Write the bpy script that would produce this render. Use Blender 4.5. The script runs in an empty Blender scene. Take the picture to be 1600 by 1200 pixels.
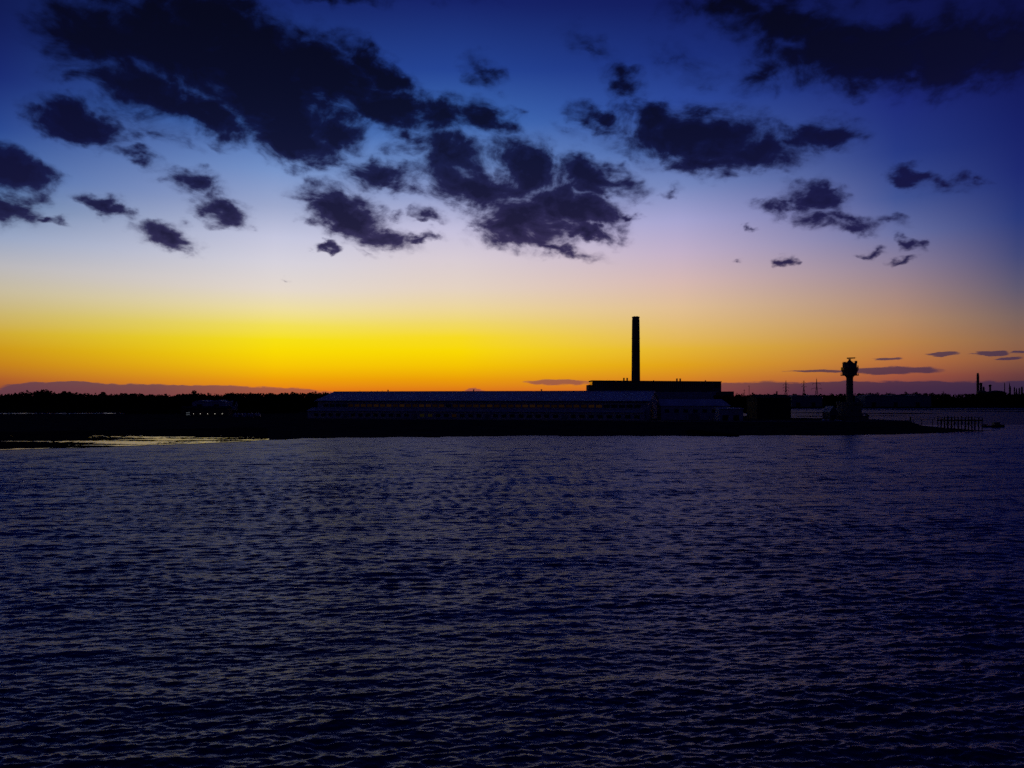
import bpy, bmesh, math, random
import numpy as np

# ------------------------------------------------------------------ camera
S = bpy.context.scene
COL = S.collection
R = math.radians
F = 1256.0          # focal length in photo pixels (1600 wide)
HZ = 622.0          # photo row of the horizon
EYE = 16.0          # metres above the water: a ship's deck

cam = bpy.data.objects.new('camera', bpy.data.cameras.new('camera'))
COL.objects.link(cam)
cam.location = (0, 0, EYE)
cam.rotation_euler = (R(90), 0, 0)
cam.data.sensor_width = 36.0
cam.data.lens = F * 36.0 / 1600.0
cam.data.shift_y = (HZ - 600.0) / 1600.0
cam.data.clip_start = 0.5
cam.data.clip_end = 60000.0
S.camera = cam

S.view_settings.view_transform = 'Standard'
S.view_settings.look = 'None'
S.view_settings.exposure = 0.0
S.view_settings.gamma = 1.0
S.view_settings.use_curve_mapping = False
S.cycles.use_denoising = False
S.cycles.denoiser = 'OPENIMAGEDENOISE'
S.cycles.denoising_input_passes = 'RGB_ALBEDO_NORMAL'
S.cycles.denoising_prefilter = 'ACCURATE'
S.cycles.use_adaptive_sampling = True
S.cycles.adaptive_threshold = 0.02
S.cycles.adaptive_min_samples = 12
S.cycles.max_bounces = 3
S.cycles.diffuse_bounces = 1
S.cycles.glossy_bounces = 2
S.cycles.sample_clamp_indirect = 4.0


def lin(c):
    out = []
    for v in c:
        v = v / 255.0
        out.append(v / 12.92 if v <= 0.04045 else ((v + 0.055) / 1.055) ** 2.4)
    return out


def px2ang(px, py):
    x = (px - 800.0) / F
    z = (HZ - py) / F
    return math.degrees(math.atan(x)), math.degrees(math.atan(z / math.hypot(1.0, x)))


# ------------------------------------------------------------------ sky (dusk, sun below the horizon)
world = bpy.data.worlds.new('World')
S.world = world
world.use_nodes = True
NT = world.node_tree
NT.nodes.clear()
L = NT.links.new


def nd(t, **kw):
    n = NT.nodes.new(t)
    for k, v in kw.items():
        setattr(n, k, v)
    return n


def put(sock, v):
    if hasattr(v, 'is_output'):
        L(v, sock)
    else:
        sock.default_value = v


class patch:
    """collect the nodes of one patch of sky in a small group of its own (keeps the tree quick to build)"""

    def __init__(self, **ins):
        self.ins = ins

    def __enter__(self):
        global NT, L
        self.up = (NT, L)
        t = bpy.data.node_groups.new('sky_patch', 'ShaderNodeTree')
        for k, v in self.ins.items():
            t.interface.new_socket(k, in_out='INPUT', socket_type={'v': 'NodeSocketVector', 'c': 'NodeSocketColor', 'f': 'NodeSocketFloat'}[k[0]])
        t.interface.new_socket('shader', in_out='OUTPUT', socket_type='NodeSocketShader')
        NT, L, self.t = t, t.links.new, t
        gi = t.nodes.new('NodeGroupInput')
        return {k: gi.outputs[k] for k in self.ins}

    def close(self, sh):
        global NT, L
        go = self.t.nodes.new('NodeGroupOutput')
        L(sh, go.inputs[0])
        NT, L = self.up
        g = NT.nodes.new('ShaderNodeGroup')
        g.node_tree = self.t
        for k, v in self.ins.items():
            put(g.inputs[k], v)
        return g.outputs[0]

    def __exit__(self, *a):
        pass


def mth(op, a, b=0.0, c=0.0, clamp=False):
    n = nd('ShaderNodeMath', operation=op, use_clamp=clamp)
    put(n.inputs[0], a)
    put(n.inputs[1], b)
    put(n.inputs[2], c)
    return n.outputs[0]


def vmth(op, a, b=(0, 0, 0)):
    n = nd('ShaderNodeVectorMath', operation=op)
    put(n.inputs[0], a)
    if op == 'SCALE':
        put(n.inputs['Scale'], b)
    else:
        put(n.inputs[1], b)
    return n.outputs['Value'] if op in ('LENGTH', 'DOT_PRODUCT') else n.outputs['Vector']


def mixc(f, a, b):
    n = nd('ShaderNodeMix', data_type='RGBA', blend_type='MIX')
    put(n.inputs['Factor'], f)
    put(n.inputs['A'], a)
    put(n.inputs['B'], b)
    return n.outputs['Result']


def rng(v, a, b, c=0.0, d=1.0, interp='LINEAR'):
    n = nd('ShaderNodeMapRange', interpolation_type=interp)
    put(n.inputs['Value'], v)
    n.inputs['From Min'].default_value = a
    n.inputs['From Max'].default_value = b
    n.inputs['To Min'].default_value = c
    n.inputs['To Max'].default_value = d
    return n.outputs['Result']


def comb(x, y, z=0.0):
    n = nd('ShaderNodeCombineXYZ')
    put(n.inputs[0], x)
    put(n.inputs[1], y)
    put(n.inputs[2], z)
    return n.outputs[0]


def noise(vec, scale, detail=5.0, rough=0.55, color=False, lac=2.0):
    n = nd('ShaderNodeTexNoise', noise_dimensions='2D')
    put(n.inputs['Vector'], vec)
    n.inputs['Scale'].default_value = scale
    n.inputs['Detail'].default_value = detail
    n.inputs['Roughness'].default_value = rough
    n.inputs['Lacunarity'].default_value = lac
    return n.outputs['Color'] if color else n.outputs['Fac']


tc = nd('ShaderNodeTexCoord')
DIR = vmth('NORMALIZE', tc.outputs['Generated'])
sp = nd('ShaderNodeSeparateXYZ')
L(DIR, sp.inputs[0])
DX, DY, DZ = sp.outputs
AZ = mth('MULTIPLY', mth('ARCTAN2', DX, DY), 180 / math.pi)         # 0 = due sunset axis of the view, right positive
EL = mth('MULTIPLY', mth('ARCSINE', DZ), 180 / math.pi)
ELF = mth('POWER', mth('DIVIDE', mth('MAXIMUM', EL, 0.0), 90.0, clamp=True), 0.5)


def ramp(stops):
    """stops: list of (elevation in degrees, sRGB colour)"""
    n = nd('ShaderNodeValToRGB')
    L(ELF, n.inputs[0])
    cr = n.color_ramp
    cr.interpolation = 'LINEAR'
    stops = sorted(stops)
    while len(cr.elements) < len(stops):
        cr.elements.new(0.5)
    for e, (el, c) in zip(cr.elements, stops):
        e.position = min(1.0, math.sqrt(max(el, 0) / 90.0))
    for e, (el, c) in zip(cr.elements, stops):
        e.color = (*lin(c), 1)
    return n.outputs['Color']


def col(px, rows, top):
    st = [(max(px2ang(px, y)[1], 0.0), c) for y, c in rows]
    st += [(40, top[0]), (60, top[1]), (90, (7, 9, 40))]
    return px2ang(px, 600)[0], st


SKYCOLS = [
    col(0, [(622, (110, 52, 44)), (608, (150, 78, 50)), (592, (178, 98, 42)), (570, (198, 130, 28)), (545, (206, 154, 26)), (520, (208, 172, 52)),
            (490, (204, 182, 110)), (455, (200, 188, 158)), (415, (186, 184, 188)), (370, (152, 166, 196)), (320, (103, 131, 173)), (270, (70, 107, 171)),
            (200, (41, 71, 144)), (120, (24, 42, 114)), (40, (17, 29, 90)), (0, (15, 26, 82))], ((14, 22, 80), (9, 13, 55))),
    col(430, [(622, (205, 78, 30)), (608, (230, 128, 22)), (592, (238, 162, 8)), (570, (246, 198, 4)), (548, (248, 218, 2)), (530, (246, 224, 20)), (508, (242, 224, 86)),
              (482, (238, 222, 160)), (452, (228, 216, 204)), (410, (214, 210, 220)), (370, (196, 198, 222)), (320, (155, 167, 204)), (265, (118, 147, 201)),
              (200, (67, 108, 179)), (120, (38, 70, 149)), (0, (21, 38, 106))], ((18, 28, 92), (10, 15, 60))),
    col(720, [(622, (200, 82, 28)), (608, (222, 124, 22)), (592, (234, 158, 8)), (570, (244, 196, 2)), (548, (248, 216, 2)), (526, (246, 218, 34)), (506, (240, 216, 100)),
              (480, (236, 214, 158)), (450, (228, 210, 194)), (405, (216, 204, 212)), (360, (196, 192, 220)), (310, (149, 160, 204)), (255, (109, 142, 202)),
              (190, (62, 105, 179)), (110, (35, 66, 146)), (0, (20, 33, 103))], ((17, 26, 90), (10, 14, 58))),
    col(1060, [(622, (160, 66, 40)), (608, (206, 106, 44)), (592, (214, 132, 34)), (570, (224, 162, 26)), (545, (228, 180, 52)), (515, (226, 186, 108)), (480, (224, 190, 148)),
               (440, (214, 184, 178)), (395, (194, 176, 200)), (345, (166, 164, 208)), (290, (118, 136, 190)), (235, (74, 103, 170)), (160, (43, 71, 153)), (90, (27, 48, 125)),
               (0, (17, 27, 93))], ((15, 22, 82), (9, 13, 55))),
    col(1400, [(622, (92, 44, 60)), (604, (128, 66, 66)), (588, (160, 84, 62)), (565, (184, 112, 62)), (535, (188, 132, 72)), (500, (182, 140, 104)), (460, (166, 136, 130)),
               (415, (142, 128, 152)), (365, (104, 112, 162)), (310, (64, 83, 147)), (240, (38, 57, 131)), (160, (28, 41, 120)), (80, (19, 29, 96)), (0, (14, 20, 76))],
        ((12, 17, 70), (8, 11, 48))),
    col(1590, [(622, (52, 34, 54)), (604, (76, 46, 60)), (585, (108, 62, 62)), (560, (138, 88, 64)), (530, (138, 100, 78)), (495, (122, 100, 96)), (450, (94, 88, 112)),
               (400, (66, 72, 120)), (340, (40, 56, 122)), (270, (28, 40, 112)), (190, (21, 31, 101)), (100, (16, 22, 85)), (0, (11, 15, 65))], ((10, 14, 62), (8, 10, 44))),
]
EAST = ramp([(0, (17, 16, 42)), (8, (13, 15, 50)), (25, (11, 14, 58)), (60, (8, 11, 48)), (90, (7, 9, 40))])
sky = None
azs = [a for a, _ in SKYCOLS]
prev = None
for i, (a, st) in enumerate(SKYCOLS):
    c = ramp(st)
    if prev is None:
        sky = mixc(rng(AZ, -125.0, a, interp='SMOOTHSTEP'), EAST, c)
    else:
        sky = mixc(rng(AZ, prev, a, interp='SMOOTHSTEP' if i in (2,) else 'LINEAR'), sky, c)
    prev = a
sky = mixc(rng(AZ, prev, 110.0, interp='SMOOTHSTEP'), sky, EAST)

# ---- clouds: dark stratocumulus patches, in azimuth / elevation
P0 = comb(AZ, EL, 1.0)
tilt = nd('ShaderNodeMapping', vector_type='POINT')
L(P0, tilt.inputs['Vector'])
tilt.inputs['Rotation'].default_value = (0, 0, R(14))
tilt.inputs['Scale'].default_value = (0.62, 1.0, 1.0)
w1 = vmth('SUBTRACT', noise(tilt.outputs[0], 0.30, 1.5, 0.5, True), (0.5, 0.5, 0.5))
w2 = vmth('SUBTRACT', noise(tilt.outputs[0], 0.95, 3.5, 0.52, True), (0.5, 0.5, 0.5))
PW = vmth('ADD', P0, vmth('ADD', vmth('MULTIPLY', w1, (1.3, 0.8, 0)), vmth('MULTIPLY', w2, (2.5, 1.6, 0))))

BLOBS = [  # photo-measured centre, half-extents, tilt (degrees, clockwise), weight
    (150, 55, 114.4, 65.72, 0, 1.5), (280, 70, 166.4, 90.1, 8, 1.7), (400, 110, 166.4, 100.7, 15, 1.8), (430, 165, 135.2, 79.5, 20, 1.6), (500, 110, 135.2, 63.6, 22, 1.6),
    (585, 108, 88.4, 36.04, 30, 1.5), (340, 30, 156, 53, 5, 1.5), (460, 215, 98.8, 50.88, 10, 1.5), (120, 112, 65, 22, -8, 0.6), (520, 205, 78, 44.52, 0, 1.3), (230, 140, 124.8, 53, 15, 1.4),
    (320, 180, 124.8, 38.16, 18, 1.4),
    (610, 168, 104, 40.28, 8, 1.5), (690, 182, 88.4, 38.16, 0, 1.18), (760, 186, 75, 32, 15, 1.08), (800, 195, 34, 20, 25, 0.78), (645, 215, 60, 22, 15, 0.88),
    (128, 192, 95.68, 40.28, 5, 1.55), (205, 240, 60, 17, 20, 0.83), (250, 205, 70, 18, 15, 0.55), (305, 285, 66, 28, 5, 1.03), (345, 330, 56, 28, 10, 1.08), (170, 322, 54, 18, 12, 1.03), (266, 370, 60, 25, 15, 1.18),
    (8, 262, 104, 42.4, 18, 1.33), (5, 322, 66, 34, 12, 1.18), (70, 342, 45, 11, 10, 0.83),
    (540, 335, 91.52, 46.64, 22, 1.38), (600, 368, 66, 24, 20, 0.98), (516, 385, 22, 9, 0, 0.88), (655, 375, 46, 11, -8, 0.83), (672, 338, 36, 14, 12, 0.88), (622, 338, 34, 9, 10, 0.5), (570, 396, 22, 9, 30, 0.6),
    (600, 272, 89.44, 33.92, 5, 1.08), (705, 240, 79.04, 50.88, 10, 1.18), (745, 292, 124.8, 46.64, 15, 1.23), (825, 262, 88.4, 53, 30, 1.33), (925, 275, 93.6, 33.92, 18, 1.28), (890, 322, 109.2, 42.4, 15, 1.38),
    (820, 345, 98.8, 55.12, 5, 1.28), (920, 362, 66, 17, 14, 1.08), (790, 372, 70, 26, 0, 0.88), (870, 388, 85, 12, 12, 0.78), (985, 336, 26, 11, 10, 0.78), (640, 240, 60, 22, 10, 0.6), (780, 240, 60, 22, 10, 0.5),
    (755, 110, 42, 28, 25, 0.92), (975, 128, 48, 32, 40, 0.92), (920, 72, 60, 26, 20, 0.55), (1075, 100, 80, 36, 20, 0.55), (890, 205, 40, 16, 20, 0.5),
    (1090, 215, 156, 53, 7, 1.38), (1020, 185, 70, 34, 20, 1.08), (935, 188, 60, 24, 25, 1.1), (1180, 238, 98.8, 36.04, 5, 1.18), (1110, 255, 124.8, 27.56, 5, 1.08), (1295, 210, 66, 32, 5, 1.18), (1240, 220, 70, 22, 0, 0.88),
    (1350, 85, 197.6, 65.72, 10, 1.58), (1480, 85, 145.6, 69.96, 5, 1.58), (1575, 75, 114.4, 61.48, 0, 1.38), (1240, 40, 166.4, 50.88, 15, 1.18), (1150, 10, 120, 30, 5, 1), (1190, 115, 70, 36, -20, 0.83), (1080, 12, 70, 30, 0, 0.6),
    (1275, 308, 66, 32, 5, 1.23), (1218, 325, 50, 18, 10, 0.88), (1330, 345, 60, 20, 15, 0.93), (1285, 346, 56, 18, 8, 0.78), (1390, 345, 42, 12, 10, 0.65), (1425, 272, 38, 17, 20, 1.03), (1470, 286, 60, 18, 10, 0.83),
    (1526, 281, 26, 9, 0, 0.6), (1228, 407, 20, 12, 10, 0.93), (1360, 397, 28, 10, 10, 0.78), (1421, 380, 24, 13, 35, 0.83), (1415, 406, 24, 6, 0, 0.5), (1172, 353, 14, 8, 0, 0.6), (1055, 298, 28, 9, 0, 0.5),
    (447, 432, 14, 4, 0, 0.45), (1150, 408, 16, 5, 0, 0.35),
    (520, -8, 120, 14, 0, 0.88), (700, -45, 135.2, 42.4, 5, 1.18), (60, -60, 166.4, 42.4, 5, 1.5), (1500, -40, 166.4, 37.1, 5, 1.28),
]
LOW = [  # thin streaks and banks close to the horizon
    (1395, 579, 86, 6.5, 0, 1.0), (1290, 580, 70, 2.6, 0, .8), (1551, 552, 32, 4.6, 2, 1), (1575, 560, 30, 3, 0, .9), (1478, 553, 30, 3.2, 0, .8), (1388, 561, 24, 3, 0, .7), (1596, 549, 16, 3, 0, .7),
    (870, 597, 60, 5.0, 0, .9), (835, 599, 18, 3, 0, .6), (1310, 600, 60, 5, 0, .8), (58, 605, 34, 9, 0, 1.2), (110, 610, 110, 13.5, 0, 2.0), (260, 613, 190, 12.5, 0, 2.0), (430, 617, 120, 12, 2, 1.4),
    (1420, 613, 330, 17, 0, 2.2), (1600, 613, 300, 16, 0, 2.2), (1190, 612, 110, 16, 0, 1.6), (1155, 602, 34, 5, 0, .7), (742, 612, 12, 8, 0, .8), (-150, 612, 130, 13, 0, 1.8), (-330, 610, 200, 18, 0, 2.0), (0, 616, 80, 8, 0, 1.2),
]


def field(coord, blobs):
    acc = 0.0
    for (cx, cy, rx, ry, rot, w) in blobs:
        a, e = px2ang(cx, cy)
        k = 57.2958 / F * math.cos(R(a))
        sx, sy = rx * k * math.cos(R(a)) * 1.15, ry * k * math.cos(R(e)) * 1.15
        c, s_ = math.cos(R(rot)), math.sin(R(rot))
        # ellipse coordinates as dot products with (azimuth, elevation, 1)
        u = vmth('DOT_PRODUCT', coord, (c / sx, -s_ / sx, -(c * a - s_ * e) / sx))
        v = vmth('DOT_PRODUCT', coord, (s_ / sy, c / sy, -(s_ * a + c * e) / sy))
        r = mth('SQRT', mth('MULTIPLY_ADD', u, u, mth('MULTIPLY', v, v)))
        acc = mth('SMOOTH_MAX', mth('MULTIPLY_ADD', r, -w * 1.35, w * 1.35), acc, 0.16)
    return acc


# more of the same cloud deck beyond the frame (overhead, to the sides and behind)
deck = nd('ShaderNodeMapping', vector_type='POINT')
iz = mth('ADD', mth('ABSOLUTE', DZ), 0.10)
L(comb(mth('DIVIDE', DX, iz), mth('DIVIDE', DY, iz), 0.0), deck.inputs['Vector'])
deck.inputs['Scale'].default_value = (0.8, 1.1, 1)
out_az = rng(mth('ABSOLUTE', AZ), 33.0, 39.0)
out_el = rng(EL, 29.0, 34.0)
outside = mth('MULTIPLY', mth('MAXIMUM', out_az, out_el), rng(EL, 3.0, 9.0))
cmL = ramp([(0, (66, 46, 74)), (4, (58, 46, 80)), (9, (24, 19, 60)), (12, (16, 13, 52)), (16, (10, 10, 46)), (20, (6, 7, 33)), (24, (4, 5, 24)), (40, (6, 7, 28)), (90, (5, 6, 24))])
cmR = ramp([(0, (30, 28, 58)), (9, (26, 24, 66)), (14, (20, 20, 66)), (20, (9, 10, 42)), (26, (6, 7, 30)), (90, (5, 6, 24))])
ccol = mixc(rng(AZ, 14.0, 31.0), cmL, cmR)
lowmap = nd('ShaderNodeMapping', vector_type='POINT')
L(P0, lowmap.inputs['Vector'])
lowmap.inputs['Scale'].default_value = (0.30, 1.5, 1.0)
lcolL = ramp([(0, (98, 58, 70)), (1.0, (80, 56, 80)), (3, (76, 58, 84)), (90, (60, 50, 80))])
lcolM = ramp([(0, (150, 74, 62)), (1.0, (140, 78, 74)), (3, (120, 72, 78)), (90, (60, 50, 80))])
lcolR = ramp([(0, (44, 33, 66)), (1.0, (48, 38, 70)), (2.2, (46, 38, 74)), (90, (36, 32, 70))])
lc = mixc(rng(AZ, -24.0, -15.0), lcolL, lcolM)
lc = mixc(rng(AZ, 6.0, 20.0), lc, lcolR)
soft = rng(EL, 9.0, 24.0, 0.92, 1.26)      # the nearer, higher clouds have softer edges
fine0 = vmth('ADD', tilt.outputs[0], vmth('MULTIPLY', w1, (2, 2, 0)))


def emit(c):
    b = nd('ShaderNodeBackground')
    put(b.inputs['Color'], c)
    b.inputs['Strength'].default_value = 1.0
    return b.outputs[0]


def near(blobs, a0, a1, e0, e1, ma, me):
    out = []
    for bl in blobs:
        a, e = px2ang(bl[0], bl[1])
        k = 57.2958 / F * math.cos(R(a)) * 1.25
        c, s_ = abs(math.cos(R(bl[4]))), abs(math.sin(R(bl[4])))
        ra, re = (bl[2] * c + bl[3] * s_) * k + ma, (bl[3] * c + bl[2] * s_) * k + me
        if a + ra > a0 and a - ra < a1 and e + re > e0 and e - re < e1:
            out.append(bl)
    return out


def clouds(blobs, with_deck):
    """the cloud layer over one patch of sky"""
    if not blobs and not with_deck:
        return emit(sky)
    p = patch(vP=PW, vF=fine0, vD=deck.outputs[0], fO=outside, fE=soft, cS=sky, cC=ccol)
    with p as g:
        f = field(g['vP'], blobs) if blobs else 0.0
        if with_deck:
            dk = rng(noise(g['vD'], 0.85, 3.0, 0.55), 0.50, 0.78, 0.0, 1.3)
            f = mth('MULTIPLY_ADD', dk, g['fO'], f)
        fine = noise(g['vF'], FINE[0], 5.0, FINE[1])
        body = mth('MULTIPLY_ADD', mth('SUBTRACT', fine, 0.5), mth('MULTIPLY', rng(f, -0.02, 0.30, 0.35, 1.0), FINE[2]), f)
        edge = nd('ShaderNodeMapRange', interpolation_type='SMOOTHSTEP')
        put(edge.inputs['Value'], body)
        edge.inputs['From Min'].default_value = EDGE[0]
        put(edge.inputs['From Max'], g['fE'])
        dens = edge.outputs['Result']
        dens = mth('MAXIMUM', dens, mth('MULTIPLY', mth('MULTIPLY', rng(body, -0.05, EDGE[1]), rng(f, 0.02, 0.35)), 0.40))
        thin = mth('MULTIPLY', rng(body, 0.35, 1.45, 1.0, 0.0), 0.6)
        glow = nd('ShaderNodeMix', data_type='RGBA', blend_type='MULTIPLY')
        glow.inputs['Factor'].default_value = 1.0
        put(glow.inputs['A'], g['cS'])
        glow.inputs['B'].default_value = (0.13, 0.105, 0.27, 1)
        sh = emit(mixc(mth('MULTIPLY', dens, 0.985), g['cS'], mixc(thin, g['cC'], glow.outputs['Result'])))
        return p.close(sh)


def streaks(blobs):
    """thin banks just above the horizon"""
    if not blobs:
        return emit(sky)
    p = patch(vP=P0, vF=lowmap.outputs[0], cS=sky, cC=lc)
    with p as g:
        lw = vmth('SUBTRACT', noise(g['vF'], 1.6, 3.0, 0.6, True), (0.5, 0.5, 0.5))
        f2 = field(vmth('ADD', g['vP'], vmth('MULTIPLY', lw, (1.6, 0.34, 0))), blobs)
        b2 = mth('MULTIPLY_ADD', mth('SUBTRACT', noise(g['vF'], 3.0, 3.0, 0.6), 0.5), 0.4, f2)
        return p.close(emit(mixc(mth('MULTIPLY', rng(b2, 0.12, 0.52, interp='SMOOTHSTEP'), 0.80), g['cS'], g['cC'])))


def split(val, edges, makers):
    """pick one of the makers by which interval val falls in (a balanced tree, so only that patch is evaluated)"""
    if len(makers) == 1:
        return makers[0]()
    h = len(makers) // 2
    m = nd('ShaderNodeMixShader')
    put(m.inputs[0], mth('GREATER_THAN', val, edges[h - 1]))
    L(split(val, edges[:h - 1], makers[:h]), m.inputs[1])
    L(split(val, edges[h:], makers[h:]), m.inputs[2])
    return m.outputs[0]


FINE = (0.85, 0.58, 1.5)
EDGE = (0.10, 0.80)
COLS = [-40.0, -26.0, -18.0, -10.0, -3.0, 4.0, 12.0, 20.0, 28.0, 40.0]
ROWS = [4.6, 7.0, 12.0, 16.0, 20.0, 36.0]


def row_low():
    e = [-90.0] + [-40.0, -22.0, -8.0, 8.0, 20.0, 28.0, 40.0] + [90.0]
    return split(AZ, e[1:-1], [lambda i=i: streaks(near(LOW, e[i], e[i + 1], 0, 4.6, 0.9, 0.3)) for i in range(len(e) - 1)])


def row(e0, e1):
    a = [-180.0] + COLS + [180.0]
    return split(AZ, COLS, [lambda i=i: clouds(near(BLOBS, a[i], a[i + 1], e0, e1, 1.7, 1.2) if 0 < i < len(a) - 2 else [],
                                               i in (0, 1, len(a) - 3, len(a) - 2) or e1 > 29.0) for i in range(len(a) - 1)])


edges = [0.0] + ROWS
SKY = split(EL, edges, [lambda: emit(sky), row_low] + [lambda i=i: row(ROWS[i], ROWS[i + 1]) for i in range(len(ROWS) - 1)] + [lambda: clouds([], True)])

# clear-air twilight share from the physical sky model (sun just under the horizon)
nish = nd('ShaderNodeTexSky', sky_type='NISHITA')
nish.sun_disc = False
nish.sun_elevation = R(-1.5)
nish.sun_rotation = R(-10.0)
nb = nd('ShaderNodeBackground')
L(nish.outputs[0], nb.inputs['Color'])
nb.inputs['Strength'].default_value = 0.003
addn = nd('ShaderNodeAddShader')
L(SKY, addn.inputs[0])
L(nb.outputs[0], addn.inputs[1])
wo = nd('ShaderNodeOutputWorld')
L(addn.outputs[0], wo.inputs['Surface'])
world.cycles.sampling_method = 'MANUAL'
world.cycles.sample_map_resolution = 512

# ------------------------------------------------------------------ helpers
random.seed(7)
RS = np.random.RandomState(11)


def X(px, d):
    return (px - 800.0) / F * d


def ZY(py, d):
    return EYE + (HZ - py) / F * d


def mat(name, base, rough=0.8, var=0.25, scale=0.6, bump=0.0, metal=0.0, emit=None, estr=0.0, stretch=(1, 1, 1), spec=0.3):
    m = bpy.data.materials.new(name)
    m.use_nodes = True
    nt = m.node_tree
    b = nt.nodes['Principled BSDF']
    b.inputs['Roughness'].default_value = rough
    b.inputs['Metallic'].default_value = metal
    b.inputs['Specular IOR Level'].default_value = spec
    t = nt.nodes.new('ShaderNodeTexCoord')
    mp = nt.nodes.new('ShaderNodeMapping')
    mp.inputs['Scale'].default_value = stretch
    nt.links.new(t.outputs['Object'], mp.inputs[0])
    n = nt.nodes.new('ShaderNodeTexNoise')
    n.inputs['Scale'].default_value = scale
    n.inputs['Detail'].default_value = 4
    n.inputs['Roughness'].default_value = 0.6
    nt.links.new(mp.outputs[0], n.inputs['Vector'])
    cr = nt.nodes.new('ShaderNodeValToRGB')
    cr.color_ramp.elements[0].position = 0.3
    cr.color_ramp.elements[1].position = 0.7
    cr.color_ramp.elements[0].color = (*[c * (1 - var) for c in base], 1)
    cr.color_ramp.elements[1].color = (*[min(1, c * (1 + var)) for c in base], 1)
    nt.links.new(n.outputs['Fac'], cr.inputs[0])
    nt.links.new(cr.outputs[0], b.inputs['Base Color'])
    if bump:
        bp = nt.nodes.new('ShaderNodeBump')
        bp.inputs['Strength'].default_value = 1.0
        bp.inputs['Distance'].default_value = bump
        nt.links.new(n.outputs['Fac'], bp.inputs['Height'])
        nt.links.new(bp.outputs[0], b.inputs['Normal'])
    if emit:
        b.inputs['Emission Color'].default_value = (*emit, 1)
        b.inputs['Emission Strength'].default_value = estr
    return m


class MB:
    """collects shapes, builds ONE mesh object"""

    def __init__(self):
        self.v, self.f = [], []

    def add(self, vs, fs):
        o = len(self.v)
        self.v += [tuple(p) for p in vs]
        self.f += [tuple(o + i for i in q) for q in fs]
        return self

    def box(self, x0, x1, y0, y1, z0, z1):
        v = [(x, y, z) for z in (z0, z1) for x, y in ((x0, y0), (x1, y0), (x1, y1), (x0, y1))]
        return self.add(v, [(3, 2, 1, 0), (4, 5, 6, 7), (0, 1, 5, 4), (1, 2, 6, 5), (2, 3, 7, 6), (3, 0, 4, 7)])

    def prism(self, poly, axis, a, b):
        """poly: 2D outline; axis 'x': poly in (y,z) run along x; 'y': poly in (x,z); 'z': poly in (x,y)"""
        def p(q, t):
            return {'x': (t, q[0], q[1]), 'y': (q[0], t, q[1]), 'z': (q[0], q[1], t)}[axis]
        n = len(poly)
        v = [p(q, a) for q in poly] + [p(q, b) for q in poly]
        f = [tuple(range(n - 1, -1, -1)), tuple(range(n, 2 * n))] + [(i, (i + 1) % n, n + (i + 1) % n, n + i) for i in range(n)]
        return self.add(v, f)

    def lathe(self, prof, n=20, cx=0.0, cy=0.0):
        """prof: list of (radius, z) from bottom up"""
        v, f = [], []
        for r, z in prof:
            v += [(cx + r * math.cos(2 * math.pi * i / n), cy + r * math.sin(2 * math.pi * i / n), z) for i in range(n)]
        for k in range(len(prof) - 1):
            f += [(k * n + i, k * n + (i + 1) % n, (k + 1) * n + (i + 1) % n, (k + 1) * n + i) for i in range(n)]
        f.append(tuple(range(n - 1, -1, -1)))
        f.append(tuple((len(prof) - 1) * n + i for i in range(n)))
        return self.add(v, f)

    def bar(self, a, b, r, n=4, r2=None):
        a, b = np.array(a, float), np.array(b, float)
        d = b - a
        d /= max(np.linalg.norm(d), 1e-9)
        u = np.cross(d, (0, 0, 1) if abs(d[2]) < 0.9 else (1, 0, 0))
        u /= np.linalg.norm(u)
        w = np.cross(d, u)
        r2 = r if r2 is None else r2
        v = []
        for c, rr in ((a, r), (b, r2)):
            for i in range(n):
                t = 2 * math.pi * (i + 0.5) / n
                v.append(tuple(c + rr * (u * math.cos(t) + w * math.sin(t))))
        f = [tuple(range(n - 1, -1, -1)), tuple(range(n, 2 * n))] + [(i, (i + 1) % n, n + (i + 1) % n, n + i) for i in range(n)]
        return self.add(v, f)

    def build(self, name, m, parent=None, smooth=False):
        me = bpy.data.meshes.new(name)
        me.from_pydata(self.v, [], self.f)
        bm = bmesh.new()
        bm.from_mesh(me)
        bmesh.ops.recalc_face_normals(bm, faces=bm.faces)
        bm.to_mesh(me)
        bm.free()
        me.update()
        me.materials.append(m)
        if smooth:
            me.polygons.foreach_set('use_smooth', [True] * len(me.polygons))
        o = bpy.data.objects.new(name, me)
        COL.objects.link(o)
        o.parent = parent
        return o


def tag(o, label=None, cat=None, group=None, kind=None):
    for k, v in (('label', label), ('category', cat), ('group', group), ('kind', kind)):
        if v:
            o[k] = v
    return o


def thing(name, label, cat, loc, rz=0.0, group=None):
    o = bpy.data.objects.new(name, None)
    COL.objects.link(o)
    o.location = loc
    o.rotation_euler = (0, 0, R(rz))
    o.empty_display_size = 0.5
    return tag(o, label, cat, group)


def share(o, parent, loc, rz=0.0):
    """a copy of one part (shared mesh) placed elsewhere on its thing"""
    c = o.copy()
    COL.objects.link(c)
    c.parent = parent
    c.location = loc
    c.rotation_euler = (0, 0, rz)
    return c


def copy_tree(o, parent=None):
    c = o.copy()
    COL.objects.link(c)
    c.parent = parent
    for ch in list(o.children):
        copy_tree(ch, c)
    return c


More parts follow.
